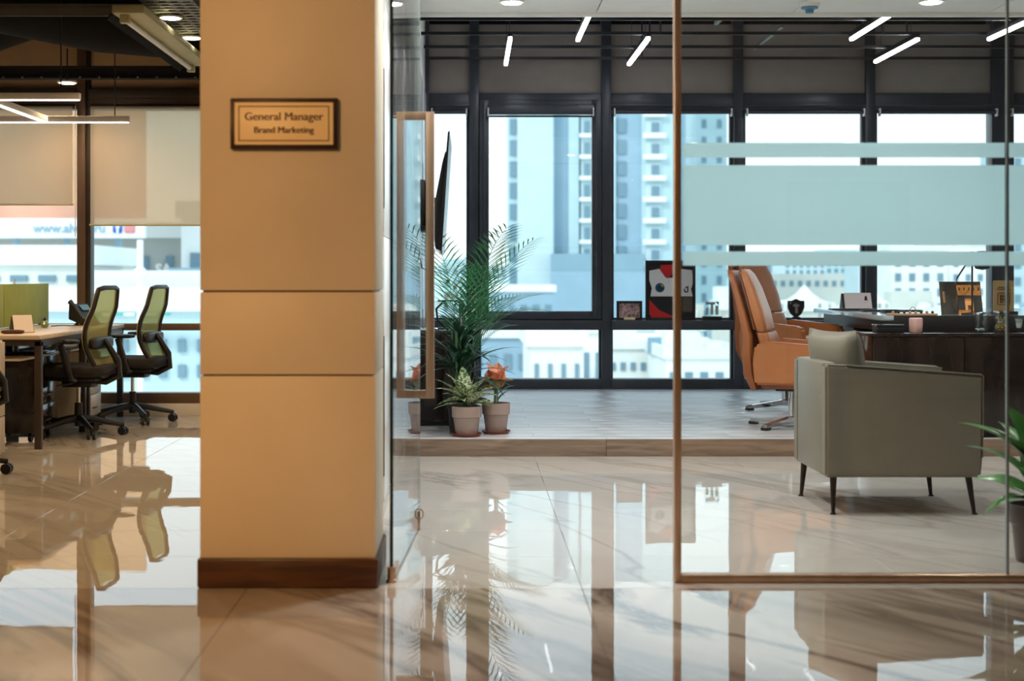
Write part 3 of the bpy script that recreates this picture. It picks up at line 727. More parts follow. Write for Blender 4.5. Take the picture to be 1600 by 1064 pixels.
for px, lab, hh in ((700, 'tall clear glass bottle with a dark cap on the bottle stand', .115), (711, 'short clear glass bottle with an amber cap on the bottle stand', .075)):
    xx = X(px, 10.1); b_ = thing('glass_bottle', lab, 'bottle', (xx, 10.1, zc+.20))
    obj('flask', lathe(new(), [(.001, 0), (.020, 0), (.021, hh*.7), (.010, hh*.85), (.010, hh), (.001, hh)], 16), M_bg, b_)
    obj('label_band', lathe(new(), [(.0214, hh*.15), (.0214, hh*.5)], 16), M_paper, b_)
    obj('cap', lathe(new(), [(.001, hh), (.013, hh), (.013, hh+.025), (.001, hh+.028)], 14), M_tan if px > 705 else M_skirt, b_)

def pot(t, r, h, m, sauc=True, rim=.42):
    z0 = .016 if sauc else 0
    obj('pot', lathe(new(), [(.001, z0), (r*.70, z0), (r*.74, z0+.006), (r*.88, z0+h*(1-rim)), (r*.90, z0+h*(1-rim)+.002), (r*.97, z0+h*(1-rim)+.006), (r, z0+h), (r*.95, z0+h), (r*.92, z0+h*.86), (.001, z0+h*.86)], 40), m, t)
    obj('soil', lathe(new(), [(.001, z0+h*.84), (r*.93, z0+h*.84), (r*.92, z0+h*.88), (.001, z0+h*.90)], 24), M_soil, t)
    if sauc: obj('saucer', lathe(new(), [(.001, .0), (r*.85, .0), (r*1.02, .016), (r*1.04, .020), (r*1.0, .020), (r*.84, .008), (.001, .008)], 36), M_sauc, t)
    return z0+h
def leaf_mesh(Ln, W, bend=.5, fold=.25, n=8, wavy=0, sharp=1.0):
    """leaf blade from the origin along +X, arching down; closed thin solid"""
    bm = new(); top = []; bot = []
    for i in range(n+1):
        s = i/n; w = W/2*math.sin(PI*min(1, s**.75*1.0))**.8*(1 if s < 1 else 0)
        w = max(w, .0006)
        a = bend*s; x = Ln*(math.sin(a)/bend if bend > .01 else s) if bend > .01 else Ln*s; z = -Ln*(1-math.cos(a))/bend if bend > .01 else 0
        wob = wavy*math.sin(s*14)
        row = []
        for u in (-1, -.5, 0, .5, 1):
            row.append((x, w*u, z+abs(u)*w*fold+wob*abs(u)))
        top.append([bm.verts.new(p) for p in row]); bot.append([bm.verts.new((p[0], p[1], p[2]-.0012)) for p in row])
    for i in range(n):
        for j in range(4):
            bm.faces.new((top[i][j], top[i+1][j], top[i+1][j+1], top[i][j+1])); bm.faces.new((bot[i][j], bot[i][j+1], bot[i+1][j+1], bot[i+1][j]))
        bm.faces.new((top[i][0], bot[i][0], bot[i+1][0], top[i+1][0])); bm.faces.new((top[i][4], top[i+1][4], bot[i+1][4], bot[i][4]))
    return bm
def put_leaf(src, parent, base_, az, tilt, sc=1, roll=0):
    return inst(src, parent, base_, rot=(Matrix.Rotation(az, 3, 'Z') @ Matrix.Rotation(-tilt, 3, 'Y') @ Matrix.Rotation(roll, 3, 'X')).to_euler(), scale=(sc, sc, sc))

# variegated plant
k = 9.36/F
va = thing('potted_plant', 'cream speckled leafy plant in a taupe pot, left of the coral one', 'plant', (X(729, 9.34), 9.34, ZP))
zt = pot(va, 23.7*k, 43*k, M_pot)
lf = obj('leaf', leaf_mesh(.215, .082, .7, .3), M_vari, va); src = lf; src.location = (0, 0, zt+.0); 
src.rotation_euler = (Matrix.Rotation(PI*.98, 3, 'Z') @ Matrix.Rotation(-.25, 3, 'Y')).to_euler()
random.seed(3)
spec = [(180, 60, 1.15), (150, 75, 1.2), (100, 80, 1.1), (40, 62, 1.05), (20, 45, 1.0), (0, 30, .95), (200, 42, 1.0), (185, 12, .95), (340, 20, .85), (300, 50, .9), (270, 40, .75), (250, 60, .9), (220, 65, .95), (60, 35, .9), (120, 40, .9), (320, 65, .95), (260, 20, .6), (15, 10, .85), (80, 60, 1.0), (170, 35, .8), (290, 75, .8)]
for az, ti, s in spec:
    put_leaf(src, va, (random.uniform(-.02, .02), random.uniform(-.02, .02), zt-.005+random.uniform(0, .05)), math.radians(az), math.radians(ti), s, random.uniform(-.5, .5))
stb = new()
for i in range(7): a = i*.9; tube(stb, [(.01*math.cos(a), .01*math.sin(a), zt-.03), (.03*math.cos(a), .03*math.sin(a), zt+.05)], .004, 6)
obj('stems', stb, M_stem, va)
# coral plant
co = thing('potted_plant', 'coral leaved plant in a taupe pot, the right hand pot by the step', 'plant', (X(775, 9.50), 9.50, ZP))
kk = 9.5/F; zt = pot(co, 22.3*kk, 44*kk, M_pot)
lc = leaf_mesh(.175, .15, .45, .5, 8, .003)
l0 = obj('coral_leaf', lc, M_coral, co); l0.location = (0, .01, zt+.09); l0.rotation_euler = (Matrix.Rotation(math.radians(70), 3, 'Z') @ Matrix.Rotation(-math.radians(86), 3, 'Y')).to_euler()
for az, ti, s in ((20, 72, 1.0), (150, 80, 1.05), (240, 76, .8), (330, 80, .85)): put_leaf(l0, co, (0, 0, zt+.085), math.radians(az), math.radians(ti), s)
ol = obj('olive_leaf', leaf_mesh(.15, .15, .9, .5, 8, .004), M_olive, co)
ol.location = (-.005, -.005, zt+.085); ol.rotation_euler = (Matrix.Rotation(math.radians(335), 3, 'Z') @ Matrix.Rotation(-math.radians(52), 3, 'Y')).to_euler()
for az, ti, s in ((200, 60, .95), (265, 62, .8), (170, 30, .85)): put_leaf(ol, co, (0, 0, zt+.075), math.radians(az), math.radians(ti), s)
gl2 = obj('green_leaf', leaf_mesh(.13, .04, .7, .3), M_broad, co); gl2.location = (.01, 0, zt+.05); gl2.rotation_euler = (Matrix.Rotation(math.radians(-10), 3, 'Z') @ Matrix.Rotation(-math.radians(50), 3, 'Y')).to_euler()
put_leaf(gl2, co, (.01, 0, zt+.01), math.radians(20), math.radians(60), .8)
sb = new()
for a in (0, 1.6, 3.1, 4.6): tube(sb, [(.012*math.cos(a), .012*math.sin(a), zt-.03), (.008*math.cos(a), .008*math.sin(a), zt+.09)], .005, 6)
obj('stems', sb, M_stem, co)
# areca palm
pa = thing('potted_palm', 'tall feathery areca palm in a dark pot beside the television wall', 'plant', (X(724, 9.8), 9.78, ZP))
zt = pot(pa, .095, .26, M_potd, True, .5)
def frond(L_, n, ll, curve, drop=.5):
    """arching rachis with paired narrow leaflets, in the XZ plane from the origin"""
    bm = new(); pts = []; a = 1.45; p = Vector((0, 0, 0)); st = L_/n
    for i in range(n+1): pts.append(p.copy()); a -= curve/n*(.4+1.2*i/n); p += Vector((math.cos(a), 0, math.sin(a)))*st
    tube(bm, pts, [.005-.0038*i/n for i in range(n+1)], 5)
    for i in range(int(n*.42), n+1):
        f = (i/n-.42)/.58; le = ll*(.55+.9*math.sin(PI*min(1, .25+f*.72)))*(1 if i < n else .8)
        d = (pts[min(i+1, n)]-pts[max(0, i-1)]).normalized()
        for s in (-1, 1):
            o_ = pts[i]; u = (d*.72+Vector((0, s, 0))*.62+Vector((0, 0, .12))).normalized(); w = d.cross(u).cross(u).normalized()*.0062
            q1 = o_+u*le*.5+Vector((0, 0, -le*.04)); q2 = o_+u*le+Vector((0, 0, -le*drop*.4))
            v = [bm.verts.new(z_) for z_ in (o_-w*.4, o_+w*.4, q1+w, q1-w, q2)]
            bm.faces.new((v[0], v[1], v[2], v[3])); bm.faces.new((v[3], v[2], v[4]))
    return bm
fr0 = [obj('frond', frond(L_, 24, ll, cv), M_palm, pa, flat=True) for L_, ll, cv in ((1.25, .26, 1.35), (1.0, .24, 1.5), (1.42, .24, .9))]
random.seed(11)
fs = [(2, 40, .86, 1), (0, 10, .70, 1), (2, -60, .88, 1), (0, 100, .9, 1), (1, 60, .9, 1), (1, -20, .85, 1), (0, -75, .85, 1), (2, 115, .85, 1), (1, -95, .8, 1), (0, 45, .72, 1), (1, 95, .7, 1), (1, 25, .6, 1), (2, 70, .9, 1)]
first = {0: 1, 1: 1, 2: 1}
for kf, az, s, _ in fs:
    o_ = fr0[kf] if first[kf] else inst(fr0[kf], pa); first[kf] = 0
    o_.location = (random.uniform(-.03, .04), random.uniform(-.03, .03), zt-.02); o_.rotation_euler = (0, random.uniform(-.1, .08), math.radians(az)); o_.scale = (s, s, s)
# dark strap-leaved plant in front of the cabinet
dp = thing('potted_plant', 'dark glossy strap leaved plant in a black pot between palm and cabinet', 'plant', (X(716, 9.5), 9.53, ZP))
zt = pot(dp, .075, .22, M_black, False, .3)
sl = obj('leaf', leaf_mesh(.50, .050, 1.1, .25, 9), M_dark, dp); sl.location = (0, 0, zt+.12); sl.rotation_euler = (Matrix.Rotation(.3, 3, 'Z') @ Matrix.Rotation(-1.0, 3, 'Y')).to_euler()
random.seed(5)
for i in range(52):
    z_ = zt+random.uniform(.08, .42); put_leaf(sl, dp, (random.uniform(-.03, .03), random.uniform(-.02, .02), z_), random.uniform(0, 2*PI), random.uniform(.35, 1.35), random.uniform(.5, .95))
sb = new()
for a in (0, 2, 4): tube(sb, [(.015*math.cos(a), .015*math.sin(a), zt-.03), (.02*math.cos(a), .02*math.sin(a), zt+.44)], .009, 7)
obj('canes', sb, M_stem, dp)

# ------------------------------------------------------------------ framed things on the window sill
ys = YW-.02; zs = .730; ks = (ys)/F
def picframe(name, lab, cat, px0, px1, py, depth=.03, m=M_black, bord=.03, yy=None):
    x0, x1 = X(px0, ys), X(px1, ys); h = Z(py, ys)-zs
    t = thing(name, lab, cat, ((x0+x1)/2, yy or (YW-.032), zs)); w = (x1-x0)/2
    fr = new()
    for q in ((-w, -w+bord, 0, h), (w-bord, w, 0, h), (-w+bord, w-bord, 0, bord), (-w+bord, w-bord, h-bord, h)): bx(fr, q[0], q[1], -.022, .008, q[2], q[3], .002)
    obj('frame', fr, m, t); return t, w, h
t, w, h = picframe('framed_photo', 'small black photo frame with a dusky print on the window sill', 'picture frame', 963, 1003, 470, bord=.022)
box1('photo', (-w+.02, w-.02, -.010, -.002, .02, h-.02), M_ph2, t); box1('name_plate', (-.05, .05, -.026, -.022, .004, .026), M_gold, t)
box1('backing', (-w+.02, w-.02, -.001, .006, .02, h-.02), M_black, t)
t, w, h = picframe('jersey_frame', 'tall black shadow box with a framed white and red jersey on the sill', 'picture frame', 1008, 1086, 407, bord=.024)
box1('backing', (-w+.02, w-.02, -.004, .006, .02, h-.02), M_black, t)
kx = ks
def jp(px, py): return (X(px, ys)-X(1047, ys), Z(py, ys)-zs)
prism(b := new(), [jp(*p) for p in ((1014, 423), (1030, 420), (1040, 434), (1052, 434), (1060, 420), (1081, 422), (1083, 440), (1079, 452), (1082, 463), (1016, 463), (1018, 450), (1014, 438))], 'y', -.012, -.005); obj('jersey', b, M_wt, t)
prism(b := new(), [jp(*p) for p in ((1032, 414), (1055, 413), (1060, 420), (1050, 428), (1043, 435), (1038, 432), (1031, 422))], 'y', -.016, -.010)
obj('collar', b, M_red, t)
prism(b := new(), [jp(*p) for p in ((1014, 468), (1030, 485), (1052, 494), (1052, 497), (1018, 496), (1014, 490))], 'y', -.012, -.005); obj('red_panel', b, M_red, t)
prism(b := new(), [jp(*p) for p in ((1066, 464), (1083, 464), (1083, 487), (1066, 487))], 'y', -.012, -.005); obj('grey_panel', b, pm('olive_print', (.10, .085, .06), .6), t)
def disc(cx, cz, r, y, m, par, nm, n=20, a0=0, a1=2*PI):
    prism(b := new(), [(cx+r*math.cos(a0+(a1-a0)*i/n), cz+r*math.sin(a0+(a1-a0)*i/n)) for i in range(n)], 'y', y-.002, y); return obj(nm, b, m, par)
cx, cz = jp(1030.5, 449.5); disc(cx, cz, .042, -.0121, M_blue, t, 'emblem'); disc(cx+.008, cz-.002, .026, -.0142, M_navy, t, 'emblem_centre'); disc(cx+.014, cz+.012, .017, -.0163, M_yel, t, 'emblem_flash', 12, -.6, 2.6)
for i in range(3): disc(jp(1045, 432+i*8)[0], jp(1045, 432+i*8)[1], .004, -.0121, M_silver, t, 'button', 8)
b = new()
for q in ((1068, 451, 1070, 456), (1070, 448, 1074, 450), (1069, 455, 1074, 457), (1073, 447, 1075, 456)): a_ = jp(q[0], q[3]); c_ = jp(q[2], q[1]); bx(b, a_[0], c_[0], -.014, -.0125, a_[1], c_[1])
obj('chest_mark', b, M_black, t)
aw = thing('award_block', 'clear block award with a grey arch mark on a black base on the sill', 'award', (X(1112, ys), YW-.03, zs))
box1('base', (-.087, .087, -.022, .02, 0, .034), M_black, aw, .002)
box1('block', (-.068, .068, -.008, .006, .034, .178), M_bg, aw, .003)
b = new(); bx(b, -.056, .028, -.012, -.009, .140, .162); bx(b, -.056, -.034, -.012, -.009, .05, .11); bx(b, -.012, .010, -.012, -.009, .05, .140); bx(b, .03, .056, -.012, -.009, .05, .13)
obj('arch_mark', b, pm('mark_grey', (.45, .42, .42), .5), aw)
prism(b := new(), [(.03, .165), (.06, .165), (.06, .135)], 'y', -.012, -.009); obj('corner_mark', b, M_navy, aw)
trp = thing('shield_trophy', 'dark shield shaped trophy with a silver motif on the window ledge', 'trophy', (X(1243.5, 12.6), YW-.03, zs))
q = YW/F
trp.location.x = X(1243.5, YW-.03)
prism(b := new(), [(x*q, z*q+.03) for x, z in ((-13, 25), (-7, 25), (0, 28), (7, 25), (13, 25), (13, 14), (9, 5), (3, 0), (-3, 0), (-9, 5), (-13, 14))], 'y', -.012, .010, .002); obj('shield', b, M_plaq, trp)
prism(b := new(), [(x*q, z*q+.03) for x, z in ((-6, 18), (-1, 21), (6, 18), (2, 15), (3, 7), (0, 4), (-2, 9), (-1, 14))], 'y', -.018, -.012, .001); obj('silver_motif', b, M_silver, trp)
prism(b := new(), [(x*q, z*q+.03) for x, z in ((-11, 23), (-7, 22), (-9, 19))], 'y', -.014, -.012); obj('corner_stud', b, M_silver, trp)
box1('base', (-.035, .035, -.02, .016, 0, .03), M_black, trp, .002)

# ------------------------------------------------------------------ orange leather executive chairs
def exec_chair(lab, loc, rz, lift):
    """faces +X; origin on the platform"""
    t = thing('executive_chair', lab, 'chair', loc, rz, 'orange leather visitor chairs'); U = lift
    # back shell and front pad
    S = [(-.19, .26, .05, .46), (-.225, .36, .08, .50), (-.235, .50, .075, .51), (-.235, .62, .065, .50), (-.275, .78, .055, .47), (-.325, .95, .050, .42), (-.355, 1.03, .045, .38), (-.365, 1.055, .03, .33)]
    obj('back_shell', slab(new(), [(x-.03, z+U, th, w) for x, z, th, w in S], .35), M_leatherd, t)
    S2 = [(-.13, .43, .05, .40), (-.135, .47, .09, .43), (-.145, .56, .10, .44), (-.175, .64, .085, .44)]
    obj('lower_back_pad', slab(new(), [(x, z+U, th, w) for x, z, th, w in S2], .45), M_leather, t)
    S3 = [(-.178, .645, .06, .42), (-.182, .66, .085, .43), (-.215, .78, .10, .42), (-.265, .94, .085, .38), (-.30, 1.03, .06, .33), (-.315, 1.062, .02, .26)]
    obj('upper_back_pad', slab(new(), [(x, z+U, th, w) for x, z, th, w in S3], .5), M_leather, t)
    obj('pad_piping', tube(new(), [(-.22, .215, .66+U), (-.255, .212, .80+U), (-.30, .19, .95+U), (-.33, .16, 1.04+U), (-.335, 0, 1.072+U), (-.33, -.16, 1.04+U), (-.30, -.19, .95+U), (-.255, -.212, .80+U), (-.22, -.215, .66+U)], .006, 6), M_stitch, t)
    cushion(b := new(), (.05, 0, .40+U), (.50, .46, .15), .4); obj('seat_cushion', b, M_leather, t)
    for s in (-1, 1):
        b = new(); y0, y1 = (.235, .315) if s > 0 else (-.315, -.235)
        prism(b, [(-.20, .30+U), (.33, .30+U), (.345, .40+U), (.33, .535+U), (.30, .555+U), (-.12, .588+U), (-.20, .56+U), (-.215, .45+U)], 'y', y0, y1, .014); obj('arm_panel', b, M_leather, t)
    box1('seat_base', (-.17, .28, -.235, .235, .27+U, .33+U), M_leatherd, t, .01)
    obj('swivel_plate', bx(new(), -.10, .10, -.09, .09, .245+U, .27+U, bev=.005), M_black, t)
    obj('post', lathe(new(), [(.001, .045), (.034, .045), (.034, .07), (.027, .075), (.027, .20+U*.5), (.020, .20+U*.5), (.020, .25+U), (.001, .25+U)], 20), M_chrome, t)
    for i in range(4):
        a = i*PI/2+PI/4+.35; R = Matrix.Rotation(a, 4, 'Z')
        b = new(); prism(b, [(.0, .075), (.05, .07), (.33, .035), (.335, .018), (.31, .014), (.05, .030), (0, .030)], 'y', -.022, .022, .003)
        bmesh.ops.transform(b, matrix=R, verts=b.verts); obj('base_leg', b, M_chrome, t)
        b = new(); bx(b, .285, .338, -.024, .024, .0, .019, bev=.003); bmesh.ops.transform(b, matrix=R, verts=b.verts); obj('foot_pad', b, M_black, t)
    return t
exec_chair('orange leather executive chair on the platform, nearer the camera', (2.17, 9.90, ZP), -.36, .0)
exec_chair('orange leather executive chair behind the nearer one, seat raised higher', (2.41, 11.25, ZP), -.78, .09)

# ------------------------------------------------------------------ executive desk and credenza
dk = thing('executive_desk', 'large black glass topped executive desk on the platform', 'desk', (0, 0, ZP)); zt = .862-ZP
poly = [(2.74, 9.72), (2.72, 9.78), (2.80, 12.0), (2.86, 12.12), (3.0, 12.18), (4.5, 12.18), (4.5, 9.72)]
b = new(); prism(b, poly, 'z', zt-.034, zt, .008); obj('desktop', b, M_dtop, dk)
box1('end_panel', (2.98, 4.40, 9.80, 9.84, .0, zt-.034), M_deskd, dk, .003); box1('end_panel', (2.98, 4.40, 12.0, 12.04, .0, zt-.034), M_deskd, dk, .003)
box1('modesty_panel', (3.02, 3.05, 9.84, 12.0, .12, zt-.034), M_deskb, dk, .003)
box1('drawer_box', (3.05, 3.6, 9.86, 10.4, .04, zt-.036), M_deskd, dk, .003)
box1('near_edge_panel', (2.80, 4.5, 9.695, 9.722, zt-.13, zt+.001), M_black, dk, .002)
box1('support_beam', (2.86, 2.98, 9.85, 11.9, zt-.12, zt-.04), M_black, dk, .003)
box1('leg', (2.92, 2.99, 11.2, 11.9, 0, zt-.034), M_alu, dk, .004); box1('lock_plate', (2.905, 2.92, 11.5, 11.53, .52, .60), M_chrome, dk, .001)
cr = thing('credenza', 'dark ebony low credenza standing along the step in front of the desk', 'cabinet', (0, 0, ZP)); zcr = Z(521, 9.25)-ZP
box1('carcass', (2.52, 5.4, 9.24, 9.64, .03, zcr-.018), M_deskd, cr, .003); box1('top', (2.51, 5.41, 9.225, 9.65, zcr-.018, zcr), M_deskd, cr, .003)
for i in range(5): box1('door', (2.53+i*.572, 2.53+i*.572+.566, 9.222, 9.24, .04, zcr-.024), M_deskd, cr, .002)
box1('plinth', (2.56, 5.36, 9.27, 9.60, 0, .03), M_black, cr)
ZC = ZP+zcr; ZD = .862
# on the credenza
bbx = thing('black_box', 'low black lacquer tray box beside the pink candle', 'box', (X(1389, 9.4), 9.42, ZC))
box1('box_body', (-.085, .085, -.06, .06, 0, .040), M_black, bbx, .003); box1('lid', (-.088, .088, -.063, .063, .040, .052), M_deskb, bbx, .002)
ca = thing('candle', 'pink pillar candle with rounded foot on the dark credenza', 'candle', (X(1431, 9.4), 9.4, ZC))
obj('wax', lathe(new(), [(.001, 0), (.032, 0), (.040, .010), (.043, .05), (.043, .088), (.038, .094), (.030, .090), (.001, .086)], 28), M_pink, ca)
obj('wick', tube(new(), [(0, 0, .085), (.001, 0, .098)], .0012, 5), M_black, ca)
def jar(px, lab, r, h):
    t = thing('glass_jar', lab, 'jar', (X(px, 9.42), 9.42, ZC))
    obj('vessel', lathe(new(), [(.001, 0), (r*.92, 0), (r, .006), (r, h), (r*.94, h), (r*.94, .010), (.001, .008)], 28), M_bg, t)
    obj('lid', lathe(new(), [(.001, h), (r*1.04, h), (r*1.04, h+.010), (r*.3, h+.016), (.001, h+.016)], 24), M_chrome, t)
    return t
t = jar(1533, 'glass jar with a few pale nuts at its bottom', .047, .115)
M_cand = [pm('candy_%s' % n_, c_, .25) for n_, c_ in (('orange', (.75, .25, .05)), ('yellow', (.75, .55, .15)), ('red', (.6, .07, .06)), ('green', (.2, .4, .12)), ('white', (.7, .65, .6)), ('blue', (.06, .15, .3)))]
nut = None; random.seed(9)
for i in range(14):
    a = random.uniform(0, 2*PI); rr = random.uniform(0, .034)
    if nut is None: nut = tag(obj('nut', lathe(new(), [(.001, -.005), (.007, -.003), (.008, .002), (.001, .006)], 8), M_paper), 'pale shelled nut inside the left glass jar', 'nut', 'nuts in the glass jar'); q_ = nut
    else: q_ = inst(nut)
    q_.location = (X(1533, 9.42)+rr*math.cos(a), 9.42+rr*math.sin(a), ZC+.016+.006*(i % 2))
t = jar(1564, 'glass jar filled with coloured candy balls', .047, .125)
balls = {}
for i in range(70):
    lay = i//11; a = i*2.399; rr = .036*math.sqrt(((i*7) % 11+.5)/11)
    m_ = random.randrange(6)
    if m_ not in balls:
        b = new(); bmesh.ops.create_icosphere(b, subdivisions=2, radius=.0076); o_ = obj('candy', b, M_cand[m_]); balls[m_] = o_
    else: o_ = inst(balls[m_])
    tag(o_, ['orange', 'yellow', 'red', 'green', 'white', 'blue'][m_]+' round candy ball inside the glass jar', 'candy', 'candy balls in the glass jar')
    o_.location = (X(1564, 9.42)+rr*math.cos(a), 9.42+rr*math.sin(a), ZC+.018+.0125*lay)
vs_ = thing('glass_vase', 'clear glass goblet with white lining right of the candy jar', 'glass', (X(1592, 9.42), 9.42, ZC))
obj('bowl', lathe(new(), [(.001, .02), (.016, .02), (.024, .06), (.030, .10), (.028, .10), (.020, .06), (.001, .026)], 20), M_bg, vs_); obj('foot', lathe(new(), [(.001, 0), (.022, 0), (.004, .008), (.005, .02), (.001, .02)], 16), M_bg, vs_)
obj('lining', lathe(new(), [(.001, .028), (.014, .03), (.020, .06), (.024, .085), (.001, .080)], 14), M_wt, vs_)
# on the desk
c2 = thing('desk_calendar', 'white tent calendar with a small crest on the executive desk', 'calendar', (X(1338, 11.6), 11.6, ZD), .0); k = 11.6/F
b = new(); prism(b, [(-.05, 0), (.05, 0), (.0, .125)], 'x', -24*k, 23*k); obj('stand', b, M_blackp, c2)
b = new(); prism(b, [(-.056, .004), (-.052, .004), (-.002, .130), (-.006, .130)], 'x', -20*k, 22*k); obj('page', b, M_paper, c2)
b = new(); bx(b, .060, .075, -.030, -.022, .080, .105); bx(b, .056, .079, -.034, -.026, .074, .082); obj('crest', b, M_plaq, c2)
for i, (x0, x1, y0, y1, z0, z1, lab) in enumerate(((1300, 1370, 11.3, 11.42, 0, .012, 'flat black folder beside the tent calendar on the desk'), (1352, 1445, 10.9, 11.1, 0, .010, 'flat black document tray in the middle of the desk'), (1383, 1405, 10.5, 10.6, 0, .022, 'small black pen case behind the wooden tray'))):
    t = thing('black_folder' if i < 2 else 'pen_case', lab, 'folder' if i < 2 else 'case', (X((x0+x1)/2, y0), (y0+y1)/2, ZD)); w = (X(x1, y0)-X(x0, y0))/2
    box1('lower_cover', (-w, w, -.06, .06, 0, z1*.5), M_black, t, .001); box1('upper_cover', (-w, w*.98, -.06, .058, z1*.5+.001, z1), M_blackp, t, .001)
pn = tag(obj('pen', tube(new(), [(X(1375, 10.7), 10.7, ZD+.007), (X(1406, 10.7), 10.75, ZD+.007)], .006, 8), M_blackp), 'black pen lying flat on the desk near the wooden tray', 'pen')
wt_ = thing('wooden_tray', 'light wooden board game tray with coloured pegs at the desk edge', 'tray', (X(1425, 9.83), 9.83, ZD)); k = 9.83/F
box1('board', (-37*k, 37*k, -.045, .045, 0, .012), M_tan, wt_, .002)
for i in range(8):
    xx = -31*k+i*8.8*k; b = new(); bmesh.ops.create_uvsphere(b, u_segments=10, v_segments=7, radius=.0095); obj('peg', b, [M_tan, M_black, M_black, M_tan, M_ora, M_black, M_tan, M_black][i], wt_, loc=(xx, -.02, .020))
obj('wire_arch', tube(new(), [(.02*0+.005+.024*(-math.cos(a)), 0, .012+.042*math.sin(a)) for a in [PI*i/10 for i in range(11)]], .002, 6), M_black, wt_)
# leaning photograph boards
pb = thing('photo_board', 'double photo board, dark portrait beside an orange lit house', 'picture', (X(1499, 10.1), 10.05, ZD)); k = 10.05/F
zt_ = Z(440, 10.05)-ZD
prism(b := new(), [(-.02, 0), (0, 0), (.055, zt_), (.045, zt_)], 'x', -32*k, -7*k); obj('dark_print', b, M_ph, pb)
prism(b := new(), [(-.021, .0), (-.001, 0), (.054, zt_), (.044, zt_)], 'x', -7*k, 32*k); obj('house_print', b, M_ora, pb)
def onp(x0, x1, z0, z1, m_, nm, off=.0):      # a flat print lying on the leaning board
    f_ = lambda z: -.021+.065*z/zt_-.0012-off
    b = new(); prism(b, [(f_(z0)-.001, z0), (f_(z0), z0), (f_(z1), z1), (f_(z1)-.001, z1)], 'x', x0*k, x1*k); obj(nm, b, m_, pb)
M_pk = pm('print_black', (.02, .018, .014), .5, var=.4, scale=40); M_lt = pm('print_glow', (.85, .40, .12), .6)
onp(-6.5, 31.5, .49*zt_, .58*zt_, M_pk, 'printed_hedge'); onp(-6.5, 5, .14*zt_, .50*zt_, M_pk, 'printed_tree'); onp(18, 31.5, .05*zt_, .50*zt_, M_pk, 'printed_tree')
onp(5, 18, .12*zt_, .42*zt_, M_lt, 'printed_porch', .0005); onp(9, 14, .14*zt_, .28*zt_, M_skirt, 'printed_doorway', .002); onp(-6.5, 31.5, .90*zt_, .995*zt_, M_pk, 'printed_roof')
for i in range(5): onp(-3+i*7.5, -1+i*7.5, .73*zt_, .82*zt_, M_pk, 'printed_window')
onp(-29, -25.5, .35*zt_, .70*zt_, pm('print_ochre', (.28, .15, .06), .6), 'printed_figure')
gpq = thing('gold_plaque', 'gold plaque with a square emblem on a black base on the desk', 'award', (X(1568, 10.0), 10.0, ZD)); k = 10.0/F; zz = Z(438, 10.0)-ZD
box1('base', (-20*k, 20*k, -.035, .035, 0, .022), M_black, gpq, .002)
M_pgold = pm('dull_gold', (.30, .22, .10), .35, .4)
prism(b := new(), [(-16*k, .022), (16*k, .022), (16*k, zz-.008), (14*k, zz), (-14*k, zz), (-16*k, zz-.008)], 'y', -.004, .012, .002); obj('plate', b, M_pgold, gpq)
b = new(); 
for q in ((-9, 9, 15, 16.2), (-9, 9, 33, 34.2), (-10, -8.8, 16, 33), (8.8, 10, 16, 33)): bx(b, q[0]*k, q[1]*k, -.007, -.004, q[2]*k, q[3]*k)
for q in ((-6, -4, 18, 31), (-3, -1, 18, 31), (1, 3, 18, 31), (4, 6, 18, 31), (-6, 6, 23, 24.5), (-6, 6, 28, 29.5)): bx(b, q[0]*k, q[1]*k, -.007, -.004, q[2]*k, q[3]*k)
obj('square_emblem', b, M_txt, gpq)
b = new(); bx(b, -11*k, 11*k, -.007, -.004, 39*k, 40*k); bx(b, -9*k, 9*k, -.007, -.004, 42*k, 43*k); obj('text_line', b, M_txt, gpq)
# desk lamp
la = thing('desk_lamp', 'black jointed desk lamp with a dome shade behind the frosted band', 'lamp', (X(1519, 9.95), 9.95, ZD)); k = 9.95/F; z_ = lambda py: Z(py, 9.95)-ZD
obj('base', lathe(new(), [(.001, 0), (.07, 0), (.07, .010), (.012, .018), (.001, .018)], 28), M_black, la)
obj('stem', tube(new(), [(0, 0, .015), (0, 0, z_(393))], .0065, 8), M_black, la)
obj('arm', tube(new(), [(0, .0, z_(398)), (-9*k, 0, z_(412)), (-24*k, 0, z_(435))], .006, 8), M_black, la)
obj('power_lead', tube(new(), [(-24*k, 0, z_(435)), (-26*k, 0, z_(448)), (-22*k, .01, z_(465)), (-20*k, .02, .01)], .003, 6), M_black, la)
obj('shade', lathe(new(), [(.012, .052), (.030, .050), (.052, .032), (.062, .0), (.062, -.035), (.045, -.068), (.001, -.078)], 24, (16*k, 0, z_(404))), M_blackp, la)
obj('highlight_rim', tube(new(), [(16*k+.064*math.cos(a), .064*math.sin(a), z_(404)) for a in [2*PI*i/24 for i in range(24)]], .003, 6, closed=True), M_chrome, la)
# ------------------------------------------------------------------ taupe armchair
ac = thing('armchair', 'boxy taupe leather armchair on thin dark splayed legs', 'armchair', (0, 0, 0))
x0, x1, y0, y1 = 1.668, 2.41, 6.90, 7.58; zb = .176
b = new(); prism(b, [(x0, zb), (x1-.012, zb), (x1-.004, .26), (x1, .655), (x1-.01, .657), (x0+.10, .702), (x0, .706)], 'y', y0, y0+.085, .012); obj('arm', b, M_grey, ac)
b = new(); prism(b, [(x0, zb), (x1-.012, zb), (x1-.004, .26), (x1, .655), (x1-.01, .657), (x0+.10, .702), (x0, .706)], 'y', y1-.085, y1, .012); obj('arm', b, M_grey, ac)
box1('backrest', (x0, x0+.07, y0+.086, y1-.086, zb, .712), M_grey, ac, .014)
box1('seat_base', (x0+.07, x1-.02, y0+.086, y1-.086, zb, .34), M_grey, ac, .012)
cushion(b := new(), (x0+.42, (y0+y1)/2, .40), (.62, .50, .14), .3); obj('seat_cushion', b, M_grey, ac)
